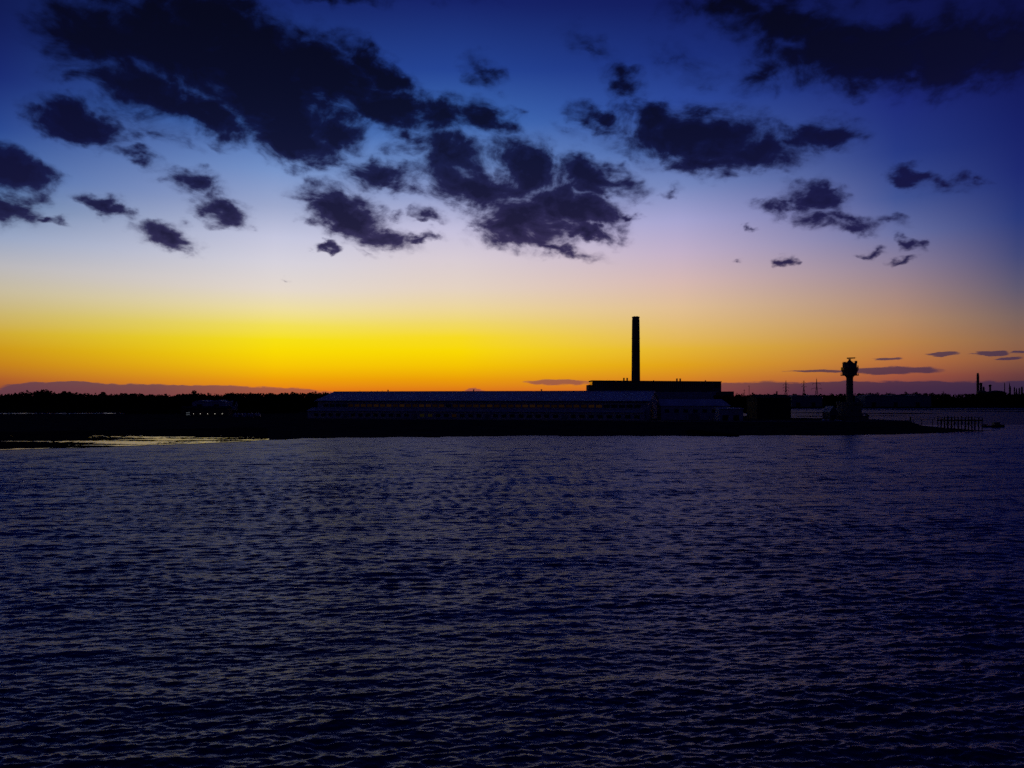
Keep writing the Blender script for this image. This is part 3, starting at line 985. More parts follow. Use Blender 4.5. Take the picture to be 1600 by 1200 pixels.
def hangar():
    th = -17.0
    Rp = np.array([X(1013, 450), 450.0])
    ax = np.array([math.cos(R(th)), math.sin(R(th))])
    LEN, W = 209.0, 46.0
    o = Rp - ax * LEN
    t = thing('hangar', 'long low hangar with pale pitched roof and a dim orange window band facing the sea', 'hangar', (o[0], o[1], GZ - .4), th)
    ez, rz = 11.1, 16.75            # eaves, ridge above base
    MB().box(0, LEN, 0, .35, 0, ez).build('front_wall', CLAD, t)
    MB().box(0, LEN, W - .35, W, 0, ez).build('rear_wall', CLAD, t)
    for x0, nm in ((0.02, 'gable_wall'), (LEN - .37, 'gable_wall')):
        MB().prism([(.36, 0), (W - .36, 0), (W - .36, ez), (W / 2, rz - .25), (.36, ez)], 'x', x0, x0 + .35).build(nm, CLAD, t)
    rf = MB().prism([(-1.0, ez - .05), (W / 2, rz - .05), (W / 2, rz + .25), (-1.2, ez + .2)], 'x', -1.5, LEN + 1.0).build('roof', ROOF, t)
    MB().prism([(W + 1.0, ez - .05), (W / 2 + .003, rz - .05), (W / 2 + .003, rz + .25), (W + 1.2, ez + .2)], 'x', -1.5, LEN + 1.0).build('roof', ROOF, t)
    MB().box(-1.5, LEN + 1.0, W / 2 - .5, W / 2 + .5, rz + .26, rz + .55).build('ridge_cap', CLAD, rf)
    for x in (38.0, 97.0, 141.0):
        MB().lathe([(.35, 0), (.35, .5), (.6, .55), (.6, .8), (.1, 1.0)], 10).build('roof_vent', STEEL, rf).location = (x, W / 2, rz + .54)
    MB().box(-1.5, LEN + 1, -1.45, -1.22, ez - .25, ez + .1).build('gutter', FRAME, t)
    # lean-to along the front and back
    for s_, y0, y1 in ((1, 0, -6.2), (2, W, W + 8)):
        sg = -1 if s_ == 1 else 1
        yw = -.02 if s_ == 1 else W + .02
        MB().prism([(yw, 6.4), (y1 + sg * .7, 4.75), (y1 + sg * .7, 5.0), (yw, 6.7)], 'x', -4, LEN - 1.5).build('lean_to_roof', LEANR, t)
        MB().box(-3.5, LEN - 2, min(y1, y1 - sg * .3), max(y1, y1 - sg * .3), 0, 4.72).build('lean_to_wall', CLAD, t)
        for xe in (-3.5, LEN - 2.3):
            a, b = sorted((yw + sg * .02, y1 - sg * .31))
            MB().box(xe, xe + .3, a, b, 0, 4.7).build('lean_to_wall', CLAD, t)
    # upper window band
    pane = None
    rs = np.random.RandomState(8)
    n = 46
    for i in range(n):
        x = 6.0 + i * (LEN - 12.0) / (n - 1) - 1.8
        w, z0, z1 = 3.55, 7.3, 9.15
        fr = MB()
        fr.box(x, x + w, -.14, -.003, z0, z0 + .16).box(x, x + w, -.14, -.003, z1 - .16, z1)
        fr.box(x, x + .14, -.139, -.003, z0 + .161, z1 - .161).box(x + w - .14, x + w, -.139, -.003, z0 + .161, z1 - .161)
        for k in (1, 2, 3):
            xx = x + w * k / 4.0
            fr.box(xx - .05, xx + .05, -.12, -.003, z0 + .162, z1 - .162)
        f = fr.build('window', FRAME, t)
        q = i / (n - 1.0)
        warm = 1.0 if .08 < q < .37 else .8 if .37 <= q < .62 else 1.0 if .62 <= q < .90 else 0.0
        r = rs.uniform()
        m = GLASS if r > warm else WARM[min(2, int(rs.uniform(0, 3) * (1.0 if warm > .9 else .75)))]
        MB().box(x + .141, x + w - .141, -.06, -.004, z0 + .163, z1 - .163).build('pane', m, f)
    # ground-floor windows and doors of the lean-to
    for i in range(40):
        x = 1.0 + i * (LEN - 8.0) / 39.0
        yf = -6.2
        if i % 9 == 4:
            d = MB().box(x, x + 3.4, yf - .12, yf - .003, .05, 3.4).build('door', PALE, t)
            MB().box(x + 1.66, x + 1.74, yf - .16, yf - .122, .1, 3.3).build('door_seam', FRAME, d)
        else:
            f = MB().box(x, x + 3.0, yf - .10, yf - .003, 1.5, 1.62).box(x, x + 3.0, yf - .10, yf - .003, 3.3, 3.42)
            f.box(x, x + .12, yf - .10, yf - .003, 1.621, 3.299).box(x + 2.88, x + 3.0, yf - .10, yf - .003, 1.621, 3.299).box(x + 1.45, x + 1.55, yf - .10, yf - .003, 1.621, 3.299)
            f = f.build('window', FRAME, t)
            MB().box(x + .121, x + 2.879, yf - .05, yf - .004, 1.622, 3.298).build('pane', YELW if i in (14, 15) else WARM[0] if i in (18,) else GLASS, f)


hangar()


def shed():
    d = 455.0
    x0 = X(1033, d)
    t = thing('shed', 'gabled shed with a pale hipped roof beside the right end of the long hangar', 'shed', (x0, d, GZ - .4), -2)
    Lx, W, ez, rz = 38.5, 17.0, 8.5, 12.2
    for q in ((0, Lx, 0, .3), (0, Lx, W - .3, W), (0, .3, .301, W - .301), (Lx - .3, Lx, .301, W - .301)):
        MB().box(*q, 0, ez).build('wall', CLAD, t)
    e = .6
    v = [(-e, -e, ez + .02), (Lx + e, -e, ez + .02), (Lx + e, W + e, ez + .02), (-e, W + e, ez + .02), (-.2, W / 2, rz), (Lx - 2.6, W / 2, rz)]
    MB().add(v, [(0, 1, 5, 4), (1, 2, 5), (2, 3, 4, 5), (3, 0, 4), (3, 2, 1, 0)]).build('roof', ROOF2, t)
    for i in range(7):
        x = 2.0 + i * 5.3
        f = MB().box(x, x + 2.6, -.1, -.003, 4.6, 4.72).box(x, x + 2.6, -.1, -.003, 6.4, 6.52).box(x, x + .12, -.1, -.003, 4.721, 6.399).box(x + 2.48, x + 2.6, -.1, -.003, 4.721, 6.399).build('window', FRAME, t)
        MB().box(x + .121, x + 2.479, -.05, -.004, 4.722, 6.398).build('pane', GLASS, f)
    dr = MB().box(15.5, 21.5, -.14, -.003, .05, 4.2).build('door', PALE, t)
    MB().box(18.45, 18.55, -.18, -.142, .1, 4.1).build('door_seam', FRAME, dr)


shed()


def store():
    d = 436.0
    t = thing('store', 'low flat roofed store between the hip roofed shed and the dark trees', 'store', (X(1124, d), d, GZ - .4), 0)
    Lx = X(1161, d) - X(1124, d)
    z = ZY(639, d) - GZ + .4
    MB().box(0, Lx, 0, 9, 0, z).build('wall', CLAD, t)
    MB().prism([(-.5, z + .01), (9.4, z + .35), (9.4, z + .6), (-.5, z + .25)], 'x', -.4, Lx + .4).build('roof', ROOF2, t)
    for i in range(2):
        dr = MB().box(1.6 + i * 6, 4.8 + i * 6, -.12, -.003, .05, 3.6).build('door', BLACK, t)
        MB().box(3.17 + i * 6, 3.23 + i * 6, -.16, -.122, .1, 3.5).build('door_seam', FRAME, dr)


store()


def boatshed():
    d = 480.0
    x0, x1 = X(1183, d), X(1237, d)
    t = thing('boatshed', 'tall dark boarded boatshed right of the trees, nearly black against the far shore', 'boatshed', (x0, d, GZ - .4), 3)
    Lx, W = x1 - x0, 18.0
    ez, rz = ZY(622, d) - GZ + .4, ZY(617, d + 9) - GZ + .4
    MB().box(0, Lx, 0, .3, 0, ez).build('wall', BLACK, t)
    MB().box(0, Lx, W - .3, W, 0, ez).build('wall', BLACK, t)
    for x in (0.01, Lx - .31):
        MB().prism([(.302, 0), (W - .302, 0), (W - .302, ez), (W / 2, rz - .2), (.302, ez)], 'x', x, x + .3).build('gable_wall', BLACK, t)
    MB().prism([(-.5, ez - .1), (W / 2, rz - .1), (W + .5, ez - .1), (W + .5, ez + .15), (W / 2, rz + .2), (-.5, ez + .15)], 'x', -.5, Lx + .5).build('roof', BLACK, t)
    for i in range(3):
        dr = MB().box(1.2 + i * 6.4, 6.6 + i * 6.4, -.14, -.003, .05, 6.2).build('door', BLACK, t)
        MB().box(3.86 + i * 6.4, 3.94 + i * 6.4, -.18, -.142, .1, 6.1).build('door_seam', FRAME, dr)
    MB().bar((Lx * .75, 9, rz), (Lx * .75, 9, rz + 2.2), .45, 8).build('flue', STEEL, t)


boatshed()


def fort():
    d = 462.0
    t = thing('fort', 'squat round stone fort with an embrasured parapet at the foot of the tower', 'fort', (X(1327, d), d, GZ - .6), 12)
    h = ZY(628, d) - GZ + .6
    MB().lathe([(7.3, 0), (7.2, 1.5), (6.7, 2.0), (6.6, h - 2.0), (6.95, h - 1.8), (6.95, h - 1.35)], 32).build('keep', STONE, t)
    proto = None
    n = 12
    for i in range(n):
        a0, a1 = 2 * math.pi * (i + .14) / n, 2 * math.pi * (i + .86) / n
        ri, ro = 6.0, 7.1
        pts = [(ro * math.cos(a0 + (a1 - a0) * k / 4), ro * math.sin(a0 + (a1 - a0) * k / 4)) for k in range(5)]
        pts += [(ri * math.cos(a1 - (a1 - a0) * k / 4), ri * math.sin(a1 - (a1 - a0) * k / 4)) for k in range(5)]
        MB().prism(pts, 'z', h - 1.348, h + .1).build('merlon', STONE, t)
    for i in range(8):
        a = 2 * math.pi * (i + .5) / 8
        c, s_ = math.cos(a), math.sin(a)
        w = MB().box(-.45, .45, -.25, .05, -.5, .5).build('gun_port', BLACK, t)
        w.location = (6.68 * c, 6.68 * s_, h * .55)
        w.rotation_euler = (0, 0, a - math.pi / 2)
    # outer curtain wall
    MB().lathe([(9.6, -.2), (9.5, 2.4), (9.7, 2.6), (9.7, 2.9), (8.7, 2.9), (8.7, 2.5)], 32).build('curtain_wall', STONE, t)


fort()


def gatehouse():
    d = 456.0
    t = thing('gatehouse', 'small pitched gatehouse against the right side of the round fort', 'gatehouse', (X(1347.5, d), d, GZ - .5), -8)
    MB().box(0, 3.4, 0, 5, 0, 3.0).build('wall', STONE, t)
    MB().prism([(-.25, 2.98), (1.7, 4.3), (3.65, 2.98), (3.65, 3.2), (1.7, 4.55), (-.25, 3.2)], 'y', -.25, 5.25).build('roof', CLAD, t)
    dr = MB().box(1.1, 2.2, -.1, -.003, .05, 2.1).build('door', BLACK, t)
    MB().box(2.0, 2.08, -.16, -.102, 1.0, 1.15).build('handle', STEEL, dr)


gatehouse()


def boathouse():
    d = 450.0
    t = thing('boathouse', 'narrow pale gable fronted boathouse tucked against the left of the round fort', 'boathouse', (X(1296.5, d), d, GZ - .5), 4)
    W, ez, rz = 4.4, 5.2, 8.2
    MB().prism([(0, 0), (W, 0), (W, ez), (W / 2, rz), (0, ez)], 'y', 0, 9).build('wall', DULL, t)
    MB().prism([(-.3, ez - .2), (W / 2, rz + .02), (W + .3, ez - .2), (W + .3, ez + .05), (W / 2, rz + .3), (-.3, ez + .05)], 'y', -.35, 9.35).build('roof', CLAD, t)
    dr = MB().box(.9, 3.5, -.12, -.003, .05, 3.4).build('door', BLACK, t)
    MB().box(2.17, 2.23, -.16, -.122, .1, 3.3).build('door_seam', FRAME, dr)
    for k in range(5):
        MB().box(.55 + k * .8, .62 + k * .8, -.05, -.002, 3.6, 4.9).build('board', PALE, t)


boathouse()


def dinghy(px, d, mast, label, k):
    t = thing('dinghy', label, 'dinghy', (X(px, d), d, GZ - .35), 20 + 50 * k, 'masted dinghies by the fort')
    n = 7
    v, f = [], []
    for i in range(n):
        u = i / (n - 1.0)
        w = .75 * math.sin(math.pi * min(1, .25 + u * .75)) ** .7 * (1 if i < n - 1 else .08)
        x = -2.0 + 4.2 * u
        v += [(x, -w, .75 + .12 * u), (x, -w * .7, .25), (x, 0, .12), (x, w * .7, .25), (x, w, .75 + .12 * u)]
    for i in range(n - 1):
        for j in range(4):
            f.append((i * 5 + j, i * 5 + j + 1, i * 5 + 5 + j + 1, i * 5 + 5 + j))
        f.append((i * 5 + 4, i * 5, i * 5 + 5, i * 5 + 9))
    f.append((0, 1, 2, 3, 4))
    MB().add(v, f).build('hull', WHITE, t)
    MB().bar((.5, 0, .75), (.4, 0, .75 + mast), .07, 6, .04).build('mast', STEEL, t)
    MB().bar((.45, 0, 1.6), (-1.8, 0, 1.5), .06, 6).build('boom', STEEL, t)
    MB().box(-1.2, -.9, -.5, .5, 0, .26).box(.6, .9, -.5, .5, 0, .26).build('trolley', STEEL, t)


for k, (px, d, ms, lb) in enumerate(((1291, 447, 6.0, 'white dinghy with the tallest mast, left of the narrow pale boathouse'),
                                      (1286, 449, 4.6, 'white dinghy with a short mast, farthest left of the boats by the fort'),
                                      (1309.5, 440, 4.0, 'white dinghy drawn up in front of the round fort'))):
    dinghy(px, d, ms, lb, k)


def control_tower():
    d = 485.0
    k = d / F
    t = thing('lookout_tower', 'tall concrete lookout tower with a wide glazed cabin and radar scanner on top', 'tower', (X(1327.6, d), d, GZ - .5), 0)
    b = GZ - .5

    def z(py):
        return ZY(py, d) - b
    MB().lathe([(2.25, 0), (2.15, 1.0), (1.95, z(600)), (1.95, z(591)), (2.15, z(589)), (2.7, z(587.6)), (3.2, z(586.9))], 20).build('shaft', CONCD, t)
    MB().lathe([(5.1, z(586.88)), (5.2, z(586.6)), (5.2, z(585.4))], 12).build('lower_gallery', CONCD, t)
    for i in range(14):
        a = 2 * math.pi * (i + .5) / 14
        MB().bar((5.0 * math.cos(a), 5.0 * math.sin(a), z(585.4)), (5.0 * math.cos(a), 5.0 * math.sin(a), z(582.6)), .06, 5).build('rail_post', STEEL, t)
    rail = MB()
    for zz in (z(582.6), z(584)):
        for i in range(14):
            a0, a1 = 2 * math.pi * (i + .5) / 14, 2 * math.pi * (i + 1.5) / 14
            rail.bar((5.0 * math.cos(a0), 5.0 * math.sin(a0), zz), (5.0 * math.cos(a1), 5.0 * math.sin(a1), zz), .05, 4)
    rail.build('handrail', STEEL, t)
    cb = MB().lathe([(4.05, z(585.38)), (4.2, z(582)), (4.75, z(579.2)), (5.0, z(578.6)), (5.0, z(574.2)), (4.7, z(573.9))], 12).build('cabin', CONCD, t)
    for i in range(12):
        a = 2 * math.pi * (i + .5) / 12
        r_ = 5.0 * math.cos(math.pi / 12) + .02
        w = MB().box(-1.08, 1.08, 0, .06, z(578.2), z(575)).build('window', GLASS, cb)
        w.location = (r_ * math.cos(a), r_ * math.sin(a), 0)
        w.rotation_euler = (0, 0, a - math.pi / 2)
    MB().lathe([(4.05, z(573.88)), (4.05, z(568.2)), (4.25, z(568)), (4.25, z(567.2))], 12).build('upper_cabin', CONCD, t)
    for i in range(10):
        a = 2 * math.pi * (i + .5) / 10
        MB().bar((4.1 * math.cos(a), 4.1 * math.sin(a), z(567.2)), (4.1 * math.cos(a), 4.1 * math.sin(a), z(565.4)), .07, 5).build('rail_post', STEEL, t)
    rl = MB()
    for i in range(10):
        a0, a1 = 2 * math.pi * (i + .5) / 10, 2 * math.pi * (i + 1.5) / 10
        rl.bar((4.1 * math.cos(a0), 4.1 * math.sin(a0), z(565.5)), (4.1 * math.cos(a1), 4.1 * math.sin(a1), z(565.5)), .06, 4)
    rl.build('handrail', STEEL, t)
    MB().box(3.1, 4.1, -1.2, .2, z(567.2), z(563.9)).build('equipment_cabinet', STEEL, t)
    MB().box(-4.0, -2.6, -1.4, .0, z(567.2), z(565.8)).build('equipment_cabinet', STEEL, t)
    MB().lathe([(2.4, z(567.2)), (1.6, z(565.5)), (.75, z(563.2)), (.6, z(562))], 8).build('radar_pedestal', STEEL, t)
    g = MB().box(-.55, .55, -.5, .5, z(562), z(561)).build('radar_gearbox', STEEL, t)
    MB().prism([(-1.6, 0), (-1.2, .35), (3.2, .45), (3.5, .15), (3.2, -.2), (-1.2, -.45)], 'y', -.45, .45).build('radar_scanner', STEEL, t).location = (-.1, 0, z(559.6))
    MB().bar((4.6, -1, z(574)), (4.6, -1, z(571)), .28, 6).build('floodlight', STEEL, t)
    MB().bar((-4.4, -1, z(574)), (-4.4, -1, z(569)), .05, 5).build('whip_aerial', STEEL, t)


control_tower()


def power_station():
    d = 1750.0
    x0, x1 = X(925, d), X(1127, d)
    b = 5.0
    t = thing('power_station', 'huge dark rectangular power station hall standing behind the long hangar', 'power station', (x0, d, b), 0)
    Lx = x1 - x0

    def z(py):
        return ZY(py, d) - b
    MB().box(0, Lx, 0, 70, 0, z(606)).build('lower_hall', CONCD, t)
    MB().box(.8, Lx - .8, .8, 69, z(606) + .005, z(596)).build('glazed_storey', GLASS, t)
    MB().prism([(-.8, z(596)), (Lx + .8, z(597.2)), (Lx + .8, z(595.8)), (-.8, z(594.2))], 'y', -.6, 70.6).build('roof_slab', CONCD, t)
    n = 66
    for i in range(n):
        x = .2 + i * (Lx - 1.4) / (n - 1)
        MB().box(x, x + 1.15, -.25, .79, z(606) + .01, z(597.3)).build('mullion', CONC, t)
    for (a, c, p0, p1) in ((1113.5, 1126.5, 609.5, 606.6), (1113.5, 1126.5, 613.5, 610.4)):
        xa, xb = X(a, d) - x0, X(c, d) - x0
        for j in range(4):
            w = (xb - xa) / 4
            f = MB().box(xa + j * w + .4, xa + (j + 1) * w - .4, -.4, -.01, z(p0), z(p1)).build('window', CONC, t)
            MB().box(xa + j * w + 1.0, xa + (j + 1) * w - 1.0, -.55, -.402, z(p0) + .6, z(p1) - .6).build('pane', PALE, f)
    MB().box(X(920, d) - x0, -.01, 6, 60, 0, z(601.2)).build('end_block', CONCD, t)
    MB().box(Lx + .01, X(1146, d) - x0, -4, 50, 0, z(611.6)).build('annex', CONCD, t)
    MB().box(X(1022, d) - x0, X(1113, d) - x0, -30, -.7, 0, z(612.5)).build('front_annex', CLAD, t)
    for (p, yt) in ((977.2, 590), (982.4, 590), (1061.2, 591), (1066.4, 591)):
        xx = X(p, d) - x0
        zt = z(594.6 + (p - 925) / 200 * 1.2)
        MB().lathe([(1.75, zt), (1.75, z(yt) - .8), (2.0, z(yt) - .75), (2.0, z(yt))], 12, xx, 24).build('roof_stack', CONCD, t)
    for p in (1024, 1106):
        xx = X(p, d) - x0
        MB().box(xx - 1, xx + 1, 20, 23, z(596), z(593.9)).build('roof_vent', CONCD, t)


power_station()


def chimney():
    d = 1800.0
    b = 4.0
    t = thing('chimney', 'very tall tapering concrete chimney rising above the power station', 'chimney', (X(993.4, d), d, b), 0)

    def z(py):
        return ZY(py, d) - b
    k = d / F
    sh = MB().lathe([(7.0 * k, 0), (6.75 * k, z(594)), (6.15 * k, z(520)), (5.85 * k, z(501)), (5.85 * k, z(499.4))], 28).build('shaft', CONCD, t, False)
    MB().lathe([(5.55 * k, z(499.39)), (5.55 * k, z(497)), (6.0 * k, z(496.9)), (6.0 * k, z(495))], 28).build('rim', CONCD, t)
    for i in range(4):
        a = math.pi / 2 * i + .6
        MB().lathe([(1.9, z(495)), (1.9, z(494.3))], 10, 3.6 * k * math.cos(a) * .8, 3.6 * k * math.sin(a) * .8).build('flue', STEEL, t)
    for (py, r_) in ((529, 6.22), (549, 6.4)):
        MB().lathe([(r_ * k + .1, z(py)), (r_ * k + .9, z(py) + .05), (r_ * k + .9, z(py) + .5), (r_ * k + .1, z(py) + .6)], 28).build('walkway', STEEL, t)
    for (px, py) in ((988.2, 528.6), (999.2, 535)):
        MB().lathe([(.5, 0), (.7, .5), (.4, 1.1)], 8).build('warning_light', REDL, t).location = (X(px, d) - X(993.4, d), -1.0, z(py))


chimney()


def far_shed(px0, px1, yt, yb, d, label, m):
    x0, x1 = X(px0, d), X(px1, d)
    b = 4.0
    t = thing('warehouse', label, 'warehouse', (x0, d, b), 0)
    h = ZY(yt, d) - b
    Lx = x1 - x0
    MB().box(0, Lx, 0, 40, -2, h - 2.2).build('wall', m, t)
    n = max(2, int(Lx / 34))
    for i in range(n):
        a, c = Lx * i / n, Lx * (i + 1) / n
        MB().prism([(a, h - 2.19), (c - .02, h - 2.19), ((a + c) / 2, h)], 'y', -.5, 40.5).build('roof_bay', m, t)
    for i in range(n):
        a = Lx * (i + .3) / n
        MB().box(a, a + 6, -.2, -.01, -2, 5).build('door', BLACK, t)


far_shed(1237, 1285, 617, 632, 1300, 'pale blue grey shed on the far shore under the pylons', PALE)
far_shed(1352, 1455, 616.5, 636, 1305, 'long dim warehouse on the far shore right of the lookout tower', PALE)
far_shed(300, 352, 625, 640, 905, 'dim blue grey shed at the foot of the far wood above the five lights', CLAD)


def pylon(px, d, ytop, arms, label, wide=1.0):
    b = 6.0
    t = thing('pylon', label, 'pylon', (X(px, d), d, b), 0, 'pylons on the skyline')
    h = ZY(ytop, d) - b
    w0, w1 = 4.2 * wide, .7 * wide
    legs = MB()
    lv = [0, .18, .34, .48, .60, .70, .79, .87, .94, 1.0]

    def c(u, i):
        w = w0 + (w1 - w0) * min(1, u / .62) if u < .62 else w1 * (1.15 - .9 * (u - .62) / .38)
        s = ((-1, -1), (1, -1), (1, 1), (-1, 1))[i % 4]
        return (s[0] * w, s[1] * w, h * u)
    for i in range(4):
        lg = MB()
        for u0, u1 in zip(lv[:-1], lv[1:]):
            lg.bar(c(u0, i), c(u1, i), .24, 4)
        lg.build('leg', STEEL, t)
    br = MB()
    for u0, u1 in zip(lv[:-1], lv[1:]):
        for i in range(4):
            br.bar(c(u0, i), c(u1, i + 1), .13, 4)
            br.bar(c(u0, i + 1), c(u1, i), .13, 4)
            br.bar(c(u1, i), c(u1, i + 1), .12, 4)
    br.build('bracing', STEEL, t)
    for (py, half) in arms:
        zz = ZY(py, d) - b
        hw = half * d / F
        a = MB()
        for s in (-1, 1):
            a.bar((0, -.5, zz), (s * hw, 0, zz), .24, 4, .16).bar((0, .5, zz), (s * hw, 0, zz), .24, 4, .16).bar((0, 0, zz + 2.0), (s * hw, 0, zz), .2, 4)
        a.build('cross_arm', STEEL, t)
        for s in (-1, 1):
            MB().bar((s * hw, 0, zz), (s * hw, 0, zz - 2.6), .2, 5).build('insulator', STEEL, t)


pylon(1276, 1500, 591.5, ((599.6, 6.5), (607.0, 8.0)), 'tallest pylon with two wide cross arms, nearest the lookout tower')
pylon(1256, 1620, 594.5, ((597.5, 3.4), (604, 4)), 'slim faint pylon between the two heavier pylons')
pylon(1228, 1450, 594.5, ((600.5, 4.3), (605.5, 4.6), (610.5, 4.6)), 'stout pylon with three stacked cross arms, leftmost of the pylons', 1.05)


def mast(px, d, ytop, yarm, label):
    t = thing('aerial_mast', label, 'mast', (X(px, d), d, 5.0), 0)
    h = ZY(ytop, d) - 5
    MB().bar((0, 0, 0), (0, 0, h), .45, 6, .25).build('pole', STEEL, t)
    zz = ZY(yarm, d) - 5
    MB().bar((-1.6, 0, zz), (1.6, 0, zz), .22, 5).build('cross_bar', STEEL, t)
    MB().bar((-1.0, 0, zz - 3), (1.0, 0, zz - 3), .2, 5).build('cross_bar', STEEL, t)


mast(1170.5, 1300, 602, 604.5, 'thin aerial mast on the treeline right of the power station')
mast(1163, 1310, 608.5, 610, 'short aerial mast on the treeline close to the power station end')
mast(1474, 1350, 610.5, 612, 'tiny mast on the treeline midway between tower and refinery stack')


# refinery on the right skyline
def column(name, cat, px, d, ytop, wpx, label, head=0.0, group='refinery columns'):
    b = 8.0
    t = thing(name, label, cat, (X(px, d), d, b), 0, group)
    k = d / F
    r = wpx * k / 2
    h = ZY(ytop, d) - b
    MB().lathe([(r * 1.15, 0), (r * 1.05, h * .3), (r * .95, h * .82), (r * .95, h * .93), (r * .7, h)], 12).build('shell', STEEL, t)
    n = 2 if wpx < 2.4 else 4
    for i in range(n):
        zz = h * (.45 + .48 * i / n)
        MB().lathe([(r * 1.0, zz), (r * 1.0 + 1.0, zz + .1), (r * 1.0 + 1.0, zz + .9), (r * 1.0, zz + 1)], 12).build('platform', STEEL, t)
    if head:
        MB().lathe([(r * .96, h * .86), (head * k / 2, h * .9), (head * k / 2, h * .985), (r * .7, h * .99)], 12).build('head', STEEL, t)
    MB().bar((r * 1.1, 0, 0), (r * 1.1, 0, h * .9), .5, 5).build('pipe', STEEL, t)


D2 = 2600.0
column('refinery_stack', 'stack', 1527.8, D2, 582.8, 3.6, 'tallest refinery stack on the right skyline', group=None)
column('process_column', 'column', 1532.6, D2, 598, 3.4, 'thick process column touching the right side of the tall refinery stack', 4.0)
column('process_column', 'column', 1536.8, D2, 604, 2.8, 'short process column second right of the tall refinery stack')
column('process_column', 'column', 1547, D2, 600.8, 2.6, 'process column with a broad head standing alone right of the stack', 4.0)
column('process_column', 'column', 1569.6, D2, 597.6, 1.0, 'needle thin flare column above the refinery trees')
column('process_column', 'column', 1578, D2, 603, 2.6, 'process column carrying a slender spire at the right of the refinery')
column('process_column', 'column', 1577.2, D2 + 30, 598, 1.0, 'slender spire rising from behind the right refinery columns')
column('process_column', 'column', 1584.8, D2, 604.5, 1.6, 'thin process column just right of the slender spire')
column('process_column', 'column', 1588, D2, 606.5, 1.6, 'lower thin process column second right of the slender spire')
column('process_column', 'column', 1592.5, D2, 606, 2.0, 'process column close to the right edge of the view')
column('process_column', 'column', 1596.6, D2, 604, 2.4, 'last thick process column at the right edge of the view')


def tank(px, d, ytop, wpx, label):
    b = 8.0
    t = thing('storage_tank', label, 'tank', (X(px, d), d, b), 0, 'refinery tanks')
    r = wpx * d / F / 2
    h = ZY(ytop, d) - b
    MB().lathe([(r, 0), (r, h * .86)], 24).build('shell', STEEL, t)
    MB().lathe([(r * 1.01, h * .861), (r * .6, h * .96), (.5, h)], 24).build('roof', STEEL, t)
    MB().bar((r * .7, -r * .75, 0), (r * .2, -r, h * .86), .5, 4).build('stair', STEEL, t)


tank(1534, 2560, 610, 15, 'wide tank at the foot of the tall refinery stack')
tank(1556, 2560, 610, 26, 'broad tank between the lone headed column and the flare column')


# ------------------------------------------------------------------ left: lit building and beach huts
def lit_building():
    d = 610.0
    x0, x1 = X(283, d), X(356, d)
    b = 1.6
    t = thing('activity_building', 'long low dark building with a row of five small lights along its front', 'building', (x0, d, b), 0)
    Lx = x1 - x0
    z = ZY(638.5, d) - b
    MB().box(0, Lx, 0, 9, -.4, z).build('wall', BRICK, t)
    MB().prism([(-.6, z + .01), (4.5, z + 1.6), (9.6, z + .01), (9.6, z + .2), (4.5, z + 1.85), (-.6, z + .2)], 'x', -.5, Lx + .5).build('roof', BLACK, t)
    for (p0, p1, ya, yb) in ((291, 296.8, 645.6, 644.3), (291, 296.8, 648.6, 647.3)):
        f = MB().box(X(p0, d) - x0 - .12, X(p1, d) - x0 + .12, -.1, -.003, ZY(ya, d) - b - .12, ZY(yb, d) - b + .12).build('window', FRAME, t)
        MB().box(X(p0, d) - x0, X(p1, d) - x0, -.13, -.102, ZY(ya, d) - b, ZY(yb, d) - b).build('pane', TUBE, f)
    for i in range(8):
        x = 7.6 + i * 3.4
        f = MB().box(x, x + 1.6, -.08, -.003, .9, 2.2).build('window', FRAME, t)
        MB().box(x + .1, x + 1.5, -.1, -.082, 1.0, 2.1).build('pane', GLASS, f)
    for k, px in enumerate((302.5, 313.5, 324.5, 336, 347.5)):
        nm = ('first', 'second', 'middle', 'fourth', 'last')[k]
        l = thing('wall_lamp', f'small white wall lamp on the dark building, {nm} of five from the lit window', 'lamp', (X(px, d), d, ZY(646.4, d)), 0, 'lamps along the dark building')
        MB().box(-.1, .1, -.28, -.004, .12, .2).build('bracket', STEEL, l)
        MB().lathe([(.10, -.24), (.19, -.13), (.20, .0), (.15, .11)], 10, 0, -.42).build('lamp_glass', LAMP, l)
        MB().lathe([(.22, .112), (.1, .24)], 10, 0, -.42).build('cap', STEEL, l)


lit_building()

hp = [366, 371, 376.5, 381.5, 387, 392, 397.5, 403]
for k, px in enumerate(hp):
    d = 585.0 + (k % 3) * 1.5
    names = ('grey gabled beach hut nearest the lit building, at the left end of the hut row', 'rust coloured beach hut, second from the lit building', 'cream beach hut, third from the lit building',
             'blue beach hut, fourth from the lit building', 'brownish beach hut, fifth from the lit building', 'grey beach hut, sixth from the lit building', 'rust coloured beach hut, second from the right end of the row',
             'cream beach hut at the right end of the hut row')
    t = thing('beach_hut', names[k], 'beach hut', (X(px, d), d, 1.7), 0, 'beach huts in a row')
    w, h = 2.1, 2.3
    MB().prism([(-w / 2, 0), (w / 2, 0), (w / 2, h), (0, h + .9), (-w / 2, h)], 'y', 0, 3).build('wall', HUTS[k % 5], t)
    MB().prism([(-w / 2 - .15, h - .12), (0, h + .92), (w / 2 + .15, h - .12), (w / 2 + .15, h), (0, h + 1.06), (-w / 2 - .15, h)], 'y', -.2, 3.2).build('roof', CLAD, t)
    dr = MB().box(-.45, .45, -.06, -.003, .05, 1.9).build('door', WHITE if k % 2 else FRAME, t)
    MB().box(.3, .36, -.1, -.062, .95, 1.05).build('handle', STEEL, dr)

